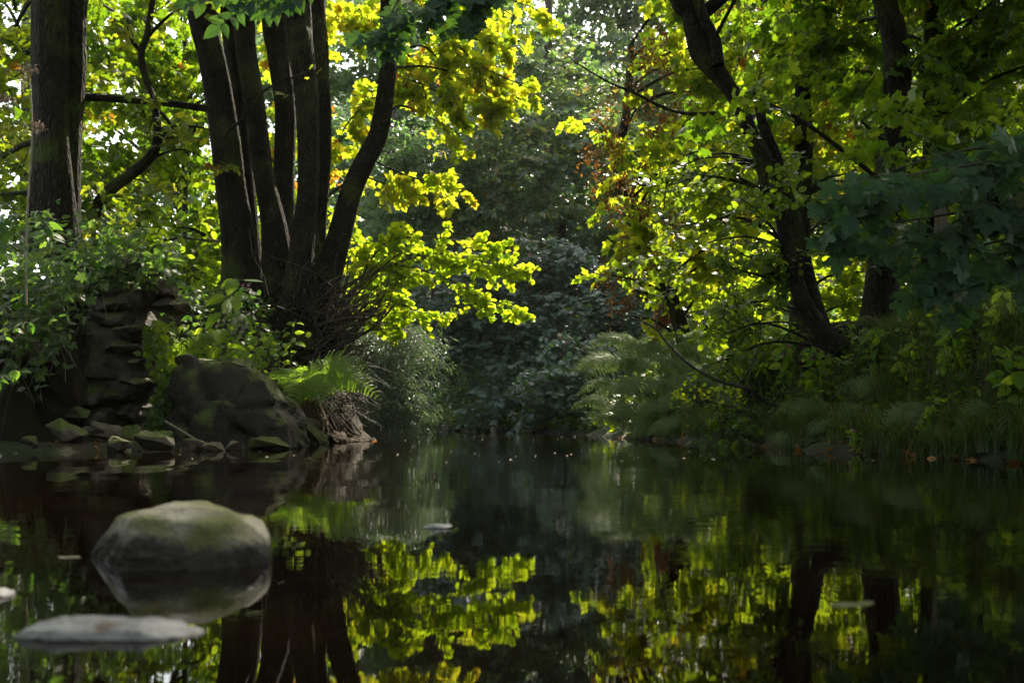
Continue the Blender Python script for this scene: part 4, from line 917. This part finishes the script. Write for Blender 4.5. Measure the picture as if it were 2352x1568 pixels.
def fern(name, label, base, nf, L, seed, mat, face=None, spread=1.0, group=None, **kw):
    rg = np.random.default_rng(seed); e = empty(name, base, label, 'fern', group); LV = Leaves('pinna'); TB = Tubes()
    fern_geo(rg, nf, L, spread, LV, TB, np.array(base, float), face, **kw)
    TB.build('stalks', M['stem'], e); LV.build('fronds', M[mat], e, curl=False)
    return e
def copy_tree(o, loc, rz=0, sc=1., label=None):
    c = o.copy(); COL.objects.link(c); c.location = [float(v) for v in loc]; c.rotation_euler = (0, 0, rz); c.scale = (sc, sc, sc)
    for ch in o.children:
        d = ch.copy(); COL.objects.link(d); d.parent = c
    if label: c['label'] = label
    return c
fern('fern', 'big bright green fern hanging over the water right of the dark boulder', P(668, 915, 10.2), 13, 1.02, 171, 'fern', face=-.75, spread=1.15, np_=24, lift=1.1, pw=.17, tilt=.6)
fern('fern', 'small sunlit fern frond plant above the dark boulder, left of the yellow herb', P(415, 832, 9.9), 7, .5, 172, 'fern', face=-1.2, spread=1.0, lift=1.5)
fern('fern', 'fern tucked under the root clump, partly hidden by the big bright fern', P(745, 880, 11.3), 9, .6, 173, 'fern', face=-.7, spread=.9)
def gp(px, py, Y, up=.0):
    p = P(px, py, Y); return p
FR = [(1470, 790, 15.0, .95), (1540, 800, 14.6, 1.), (1430, 830, 15.2, .9), (1500, 840, 14.4, 1.05), (1580, 845, 13.8, .95), (1440, 880, 14.9, .9), (1510, 895, 14.1, 1.), (1590, 890, 13.4, .95), (1420, 925, 14.9, .8),
      (1480, 935, 14.2, .9), (1550, 940, 13.6, .95), (1620, 930, 13.0, .9), (1450, 965, 14.6, .75), (1530, 972, 13.5, .8), (1600, 975, 12.8, .75), (1670, 970, 12.0, .65), (1720, 985, 11.4, .6), (1790, 960, 10.6, .6), (1840, 985, 9.9, .55), (1660, 880, 12.6, .8),
      (1730, 930, 11.5, .65), (1560, 770, 15.2, .8)]
FR += [(1900, 940, 9.2, .6), (1960, 985, 8.6, .55), (2030, 960, 8.2, .6), (2100, 1000, 7.6, .5), (2170, 960, 7.4, .6), (2250, 1000, 6.9, .5), (2310, 960, 6.7, .55), (1860, 1000, 9.0, .5), (2060, 890, 8.6, .6)]
WH = ['topmost pale fern clump of the fern bank', 'upper right pale fern clump of the fern bank', 'upper left pale fern clump of the fern bank', 'pale fern clump in the upper middle of the fern bank', 'pale fern clump above the arching bare branch', 'left edge fern clump in the middle of the fern bank',
      'pale fern clump in the very middle of the fern bank', 'fern clump beside the arching bare branch', 'leftmost low fern clump leaning over the water', 'low fern clump in the left half of the fern bank', 'low fern clump in the middle of the fern bank', 'fern clump under the arching bare branch',
      'lowest left fern clump touching the dark water', 'lowest middle fern clump touching the water', 'lowest right fern clump of the fern bank', 'small dark fern right of the fern bank at the water', 'dark fern under the lower bare twig', 'small fern at the base of the arching branch', 'small dark fern by the grass at the right waterline',
      'fern behind the arching bare branch', 'fern between the two bare branches', 'hidden fern clump at the top right of the fern bank', 'dark fern just below the root stump', 'dark fern at the waterline left of the small light green plant', 'dark fern below the stout black trunk', 'dark fern at the waterline right of the small light green plant', 'dark fern under the smooth grey trunk', 'low dark fern at the waterline near the right edge', 'dark fern by the right edge, above the mud', 'dark fern at the waterline below the leaning tree', 'highest dark fern in the grass of the right bank']
protos = []
for i, (px, py, Y, L) in enumerate(FR):
    lab = WH[i]
    if i < 4:
        protos.append(fern('fern', lab, gp(px, py + 25, Y), 12, L * 1.05, 180 + i, 'bracken', face=-1.9, spread=1.3, group='pale ferns of the right bank', np_=20, lift=1.0, tilt=.5, pw=.14))
    else: copy_tree(protos[i % 4], gp(px, py + 25, Y), .3 * math.sin(i * 2.1), L / FR[i % 4][3], lab)

def herb(name, label, base, h, seed, mat, n=7, ls=.12, lean=(0, 0), leaf='ovate', whorl=3, group=None, cat='plant', flowers=0, up=.5, topsz=.5, hang=.15):
    rg = np.random.default_rng(seed); base = np.array(base, float); e = empty(name, base, label, cat, group)
    c = curve([base, base + np.array([lean[0] * .35, lean[1] * .35, h * .5]), base + np.array([lean[0], lean[1], h])], 14)
    TB = Tubes(); TB.add(c, np.linspace(.007, .003, 14) * (abs(h) + .1) ** .4, 6); LV = Leaves(leaf); FL = Leaves('ovate')
    for i in range(n):
        t = .25 + .75 * i / (n - 1); p = np.array([np.interp(t, np.linspace(0, 1, 14), c[:, k]) for k in range(3)])
        for k in range(whorl):
            az = 2 * np.pi * k / whorl + i * 1.1 + rg.normal(0, .3); d = np.array([math.cos(az), math.sin(az), 0.])
            sz = ls * (1 - (1 - topsz) * abs(t - .6)) * rg.uniform(.75, 1.15); p2 = p + d * sz * .3
            TB.add(np.stack([p, p2]), [.002, .0015], 4)
            LV.add(p2, d + Z * rg.uniform(-.5, .3) - Z * hang, Z * up + RIVERFACE * .5 + rg.normal(0, .3, 3) + d * .2, sz, rg.random())
    TB.build('stem', M['stem'], e); LV.build('leaves', M[mat], e, seed=seed)
    if flowers:
        for _ in range(flowers):
            FL = Leaves('ovate'); o = c[-1] + rg.normal(0, .06, 3) - Z * .05
            FL.add(o + rg.normal(0, .004, (4, 3)), rg.normal(0, 1, (4, 3)), rg.normal(0, .6, (4, 3)) + RIVERFACE, .028, .5); FL.build('flower', M['flower'], e)
    return e
herb('balsam', 'sunlit herb with large glowing yellow green leaves on a pale stem above the dark boulder', P(497, 845, 9.7), .86, 201, 'balsam', 5, .25, (.20, 0), whorl=3, up=.35, topsz=.7)
herb('balsam', 'small bright leafy herb between the glowing yellow herb and the big fern', P(585, 840, 9.9), .42, 202, 'balsam', 5, .09, (.05, 0))
herb('balsam', 'leafy herb rising behind the big bright fern', P(665, 860, 10.6), .55, 203, 'balsam', 5, .12, (.05, 0))
herb('balsam', 'tall balsam behind the dark boulder with a small pink flower', P(560, 830, 10.2), .75, 204, 'nettle', 7, .10, (.02, 0), flowers=3)
for i, (px, py, Y, h, mt, lab) in enumerate([(470, 835, 10.1, .5, 'balsam', 'leafy herb above the left end of the dark boulder'), (440, 800, 10.3, .6, 'nettle', 'dark leaved herb behind the small sunlit fern'), (520, 820, 10.4, .5, 'balsam', 'green herb behind the glowing yellow herb'),
        (620, 835, 10.8, .35, 'nettle', 'low dark herb beneath the root clump'), (380, 800, 9.9, .45, 'nettle', 'dark herb at the right end of the ruined wall')]):
    herb('herb', lab, P(px, py, Y), h, 210 + i, mt, 6, .10, (.03, 0), group='herbs behind the dark boulder')
# nettles and mugwort on the near left bank
NT = [(20, 760, 6.6, .95, 'tall nettle at the left edge in front of the far left trunk'), (75, 770, 6.8, .85, 'nettle right of the leftmost tall nettle'), (130, 690, 8.6, .55, 'nettle growing on top of the ruined wall at its left end'), (190, 660, 8.8, .5, 'nettle on the ruined wall beside its left end'),
      (250, 640, 8.9, .42, 'nettle drooping in the middle of the wall top'), (320, 640, 8.9, .38, 'nettle on the right part of the wall top'), (375, 628, 9.1, .35, 'low nettle at the right corner of the wall top'), (60, 860, 6.9, .6, 'dark nettle low on the left bank'),
      (10, 640, 7.6, .8, 'nettle high on the left edge'), (90, 600, 8.4, .7, 'nettle in front of the base of the far left trunk'),
      (40, 930, 7.0, .4, 'low dark nettle near the left waterline')]
for i, (px, py, Y, h, lab) in enumerate(NT):
    tip = P(px, py - h / Y * F * .6, Y); b = tip.copy(); b[1] += .25
    while sdf(b[:1], b[1:2])[0] < .45: b[0] -= .05; b[1] += .02
    b[2] = max(float(ground(b[0], b[1])), tip[2] - .35)
    herb('nettle', lab, b, tip[2] - b[2], 230 + i, 'nettle', 8, .105 if i % 3 else .13, tuple((tip - b)[:2]), whorl=4, leaf='ovate' if i % 4 else 'maple', group='nettles on the left bank', hang=.35)
# dry umbel
e = empty('hogweed', P(75, 560, 7.4), 'tall dry brown flower umbel standing at the upper left edge', 'plant')
TB = Tubes(); TB.add(curve([P(60, 700, 7.4), P(62, 500, 7.4), P(74, 300, 7.4), P(68, 180, 7.4)], 20), np.linspace(.008, .003, 20), 5)
for cx, cy, rr in ((62, 160, 24), (15, 225, 22), (85, 290, 14)):
    LV = Leaves('far')
    for i in range(26):
        q = P(cx + rgp.normal(0, rr * .5), cy + rgp.normal(0, 4), 7.4 + rgp.normal(0, .05)); TB.add(np.stack([P(cx, cy + 26, 7.4), q]), [.0015, .001], 3)
        LV.add(q + rgp.normal(0, .012, (6, 3)), rgp.normal(0, 1, (6, 3)), rgp.normal(0, 1, (6, 3)), .018, rgp.random(6))
    LV.build('umbel', M['umbel'], e)
TB.add(curve([P(68, 300, 7.4), P(40, 260, 7.4), P(15, 250, 7.4)], 6), [.002] * 6, 4)
TB.build('stem', M['deadwood'], e)
# ivy draping beside the wall
rg = np.random.default_rng(251); LV = Leaves('maple'); n_ = 330
o = np.stack([P(375 + rg.normal(0, 16) + 12 * math.sin(y * .03), y, 9.15 + rg.uniform(-.1, .15)) for y in rg.uniform(735, 985, n_)])
LV.add(o, rg.normal(0, .35, (n_, 3)) - Z, RIVERFACE + rg.normal(0, .45, (n_, 3)) + Z * .3, rg.uniform(.05, .085, n_), rg.random(n_))
tag(LV.build('ivy', M['alder']), 'curtain of lobed ivy leaves hanging between the ruined wall and the dark boulder', 'ivy')
for i, (a, b, c, d, Y, n_, mt, lf, sz, lab) in enumerate([(0, 330, 600, 860, 7.9, 800, 'nettle', 'maple', .085, 'tangle of dull green weeds covering the upper left bank'), (0, 330, 500, 640, 9.4, 560, 'nettle', 'ovate', .08, 'weeds and saplings around the base of the far left trunk'),
        (160, 400, 560, 620, 9.4, 180, 'nettle', 'maple', .075, 'weeds hanging over the top of the ruined wall'), (380, 640, 780, 850, 10.3, 620, 'balsam', 'round', .06, 'low bright ground leaves above the dark boulder')]):
    LV = Leaves(lf); nc = n_ // 7; cc = np.stack([P(rg.uniform(a, b), rg.uniform(c, d), Y + rg.uniform(-.4, .4)) for _ in range(nc)])
    if i == 0:
        cc = np.stack([P(a_, b_, 8.0 + 1.0 * max(a_, 0) / 330 + rg.uniform(-.2, .25)) for a_, b_ in zip(rg.uniform(a, b, nc), rg.uniform(c, d, nc))])
        qx = cc[:, 0] / cc[:, 1] * F + 1176; qy = HY - (cc[:, 2] - H) / cc[:, 1] * F
        cc = cc[(qx < np.interp(qy, [560, 640, 700, 780, 860], [300, 235, 175, 150, 80]))]
    TB = Tubes(); nc = len(cc); bs = cc - Z * rg.uniform(.15, .45, (nc, 1)) + rg.normal(0, .1, cc.shape); TB.add(np.stack([bs, (bs + cc) / 2 + rg.normal(0, .03, cc.shape), cc], 1), .003 * np.array([1, .8, .5]), 4)
    for k in range(7):
        LV.add(cc + rg.normal(0, .08, cc.shape), rg.normal(0, .7, cc.shape) - Z * .3, Z * .7 + RIVERFACE * .55 + rg.normal(0, .4, cc.shape), sz * rg.uniform(.6, 1.25, nc), rg.random(nc))
    e = empty('weeds', cc.mean(0), lab, 'undergrowth'); e['kind'] = 'stuff'
    LV.build('leaves', M[mt], e); TB.build('stalks', M['stem'], e)

# grass on the right bank, in tufts
def scatter(n, px0, px1, d0, d1, Y0, Y1, rg):
    out = []
    while len(out) < n:
        y = rg.uniform(Y0, Y1, 4000); x = (rg.uniform(px0, px1, 4000) - 1176) / F * y; d = sdf(x, y); k = (d > d0) & (d < d1)
        out += list(np.c_[x, y, ground(x, y)][k])
    return np.array(out[:n])
rg = np.random.default_rng(261)
LV = Leaves('blade'); tufts = scatter(430, 1560, 2500, .0, 1.9, 5.2, 13, rg)
for k in range(34):
    p = tufts + rg.normal(0, .05, tufts.shape) * np.array([1, 1, 0]); n_ = len(p); az = rg.normal(-1.9, 1.0, n_)
    h = np.c_[np.cos(az), np.sin(az), np.zeros(n_)]
    LV.add(p, Z + h * .45, h * 1.0 - Z * .0 , rg.uniform(.16, .44, n_) , rg.random(n_) ** 1.5)
for a in range(len(LV.a)):
    pos, yd, nr, sz, rd = LV.a[a]; LV.a[a] = (pos, yd, -nr, sz, rd)
tag(LV.build('grass', M['grass'], curl=False), 'long dark grass blades drooping down the right bank', 'grass', kind='stuff')
GC = [(scatter(5200, 1500, 2500, .2, 4.5, 5.5, 16, rg), 'alder', 'round', .055, 'low leafy ground cover among the grass of the right bank'), (scatter(5200, 840, 1560, .1, 4, 14, 29, rg), 'alder', 'round', .10, 'leafy ground cover along the far bank'),
      (scatter(4200, -60, 860, .45, 5, 8, 17, rg), 'nettle', 'round', .07, 'leafy ground cover on top of the left bank'), (scatter(5000, 200, 2500, 3, 14, 16, 34, rg), 'alder_far', 'far', .22, 'undergrowth on the forest floor behind the far bank')]
GC[2] = (GC[2][0][GC[2][0][:, 2] > .95],) + GC[2][1:]
for s_ in (-1, 1):
    q = np.c_[s_ * rg.uniform(2.9, 8, 9000), rg.uniform(-5, 6.5, 9000)]; q = q[sdf(q[:, 0], q[:, 1]) > .12][:3200]
    GC.append((np.c_[q, ground(q[:, 0], q[:, 1])], 'nettle', 'round', .08, 'leafy ground cover on the near %s bank beside the viewer' % ('left' if s_ < 0 else 'right')))
for p, mt, lf, sz, lab in GC:
    LV = Leaves(lf); n_ = len(p)
    for k in range(3):
        LV.add(p + rg.normal(0, sz * .8, p.shape) + Z * rg.uniform(.2, 3.2, (n_, 1)) * sz, rg.normal(0, 1, p.shape), Z + RIVERFACE * .4 + rg.normal(0, .45, p.shape), sz * rg.uniform(.6, 1.3, n_), rg.random(n_))
    tag(LV.build('ground_cover', M[mt]), lab, 'ground cover', kind='stuff'); NLEAF += LV.count()
BR = [(1880, 920, 9.6, .5, 'balsam with pink flowers left of the grass on the right bank'), (2010, 900, 8.8, .55, 'leafy balsam standing in the grass below the stout black trunk'), (2080, 930, 8.2, .5, 'leafy balsam in the middle of the right bank'), (2200, 900, 7.6, .6, 'tall balsam under the smooth grey trunk'),
      (2300, 880, 7.2, .65, 'tall balsam at the right edge'), (2120, 1010, 7.1, .3, 'small bright sprig low over the right waterline'), (1975, 1042, 7.7, .17, 'small light green plant at the right water edge'), (1800, 900, 10.4, .5, 'balsam among bright leaves behind the arching branch'),
      (1760, 860, 11.5, .6, 'balsam behind the arching bare branch'), (2330, 960, 6.6, .45, 'dark herb low at the right edge'), (1650, 800, 13.5, .6, 'balsam at the top of the fern bank under the rough brown trunk'), (1930, 860, 10.0, .5, 'herb at the foot of the root stump')]
for i, (px, py, Y, h, lab) in enumerate(BR):
    b = P(px, py, Y); herb('balsam', lab, b, h, 270 + i, 'balsam', 8, .13 if h > .3 else .07, ((i % 3 - 1) * .06, -.05), whorl=4, group='balsams on the right bank', flowers=3 if i in (0, 6, 7, 8, 10) else 0)

# fallen leaves and specks
rg = np.random.default_rng(281)
def waterline(px, lo, hi):
    ys = np.linspace(lo, hi, 400); x = (px - 1176) / F * ys; d = sdf(x, ys); i = np.argmax(d > 0) if d[0] < 0 else 0
    return ys[i]
FLB = ['red orange fallen leaf at the tip of the root spit', 'orange fallen leaf just left of the red one on the root spit', 'yellowish fallen leaf at the left end of the root spit', 'dark brown leaf on the water at the foot of the big pale shore boulder',
       'brown leaf in front of the small flat topped shore stone', 'fallen leaf at the water under the left end of the fern bank', 'fallen leaf at the water under the middle of the fern bank', 'fallen leaf on the water right of the fern bank', 'left one of two close leaves under the arching branch',
       'right one of two close leaves under the arching branch', 'fallen leaf at the water below the leaning tree', 'left one of two close leaves below the root stump', 'right one of two close leaves below the root stump', 'fallen leaf beside the small light green plant at the water edge',
       'fallen leaf on the mud right of the small light green plant', 'fallen leaf lower on the mud, below the smooth grey trunk', 'orange leaf on the mud beneath the bright sprig', 'brown leaf on the mud between the bright sprig and the right edge', 'rusty leaf at the far right end of the waterline', 'pale brown leaf next to the rusty leaf at the right edge']
pl = [(855, 1013, .13), (838, 1012, .1), (775, 1017, .1), (372, 1036, .12), (228, 1037, .09), (1420, 1006, .1), (1500, 1010, .1), (1690, 1021, .11), (1745, 1026, .12), (1760, 1028, .1), (1838, 1035, .1), (1880, 1038, .11), (1900, 1039, .1), (1980, 1044, .12), (2080, 1046, .11), (2095, 1050, .1),
      (2150, 1053, .1), (2230, 1058, .12), (2320, 1064, .12), (2335, 1062, .1)]
for i, (px, py, s) in enumerate(pl):
    Y = H * F / (py - HY); LV = Leaves('maple'); p = np.array([(px - 1176) / F * Y, Y, 0.])
    zz = max(.012, float(ground(p[0], p[1])) + .02)
    LV.add(np.zeros(3), np.array([math.cos(i), math.sin(i), .15]), Z + rg.normal(0, .35, 3), s * .72, [.95, .7, .4, .2, .6][i % 5])
    o = LV.build('fallen_leaf', M['dead'], seed=i); o.location = (p[0], p[1], zz)
    tag(o, FLB[i], 'leaf', 'fallen leaves along the waterline')
LV = Leaves('far'); n_ = 420
p = np.c_[rg.uniform(-2.5, 2.6, n_), rg.uniform(6, 24, n_), np.full(n_, .003)]; p = p[sdf(p[:, 0], p[:, 1]) < -.1]
LV.add(p, rg.normal(0, 1, p.shape) * [1, 1, 0], Z, rg.uniform(.010, .028, len(p)), rg.random(len(p)))
tag(LV.build('floating_specks', M['umbel'], curl=False), 'tiny pale specks floating on the dark water', 'debris', kind='stuff')
LV = Leaves('maple'); p = np.concatenate([scatter(130, 1400, 2400, -.02, .16, 5.5, 16, rg), scatter(120, 100, 860, .0, .3, 7.5, 13, rg)]); p[:, 2] = np.maximum(p[:, 2], 0) + .015
LV.add(p, rg.normal(0, 1, p.shape) * [1, 1, .1], Z + rg.normal(0, .35, p.shape), rg.uniform(.03, .075, len(p)), rg.random(len(p)) * .4)
tag(LV.build('leaf_litter', M['dead']), 'brown leaf litter strewn along both waterlines', 'leaf litter', kind='stuff')
print('LEAVES', NLEAF)

# ------------------------------------------------------------------ damp air
hz = bmesh.new(); bmesh.ops.create_cube(hz, size=1); me = bpy.data.meshes.new('haze')
bmesh.ops.scale(hz, vec=(340, 350, 46), verts=hz.verts); bmesh.ops.translate(hz, vec=(0, 130, 21), verts=hz.verts); hz.to_mesh(me); hz.free()
o = bpy.data.objects.new('haze', me); COL.objects.link(o); tag(o, 'thin pale damp air', 'haze', kind='stuff')
m, n, out = newmat('haze'); pv = n.nodes.new('ShaderNodeVolumePrincipled'); pv.inputs['Density'].default_value = .0002
pv.inputs['Color'].default_value = (.85, .9, .9, 1); pv.inputs['Anisotropy'].default_value = .45
n.links.new(pv.outputs[0], out.inputs['Volume']); me.materials.append(m)
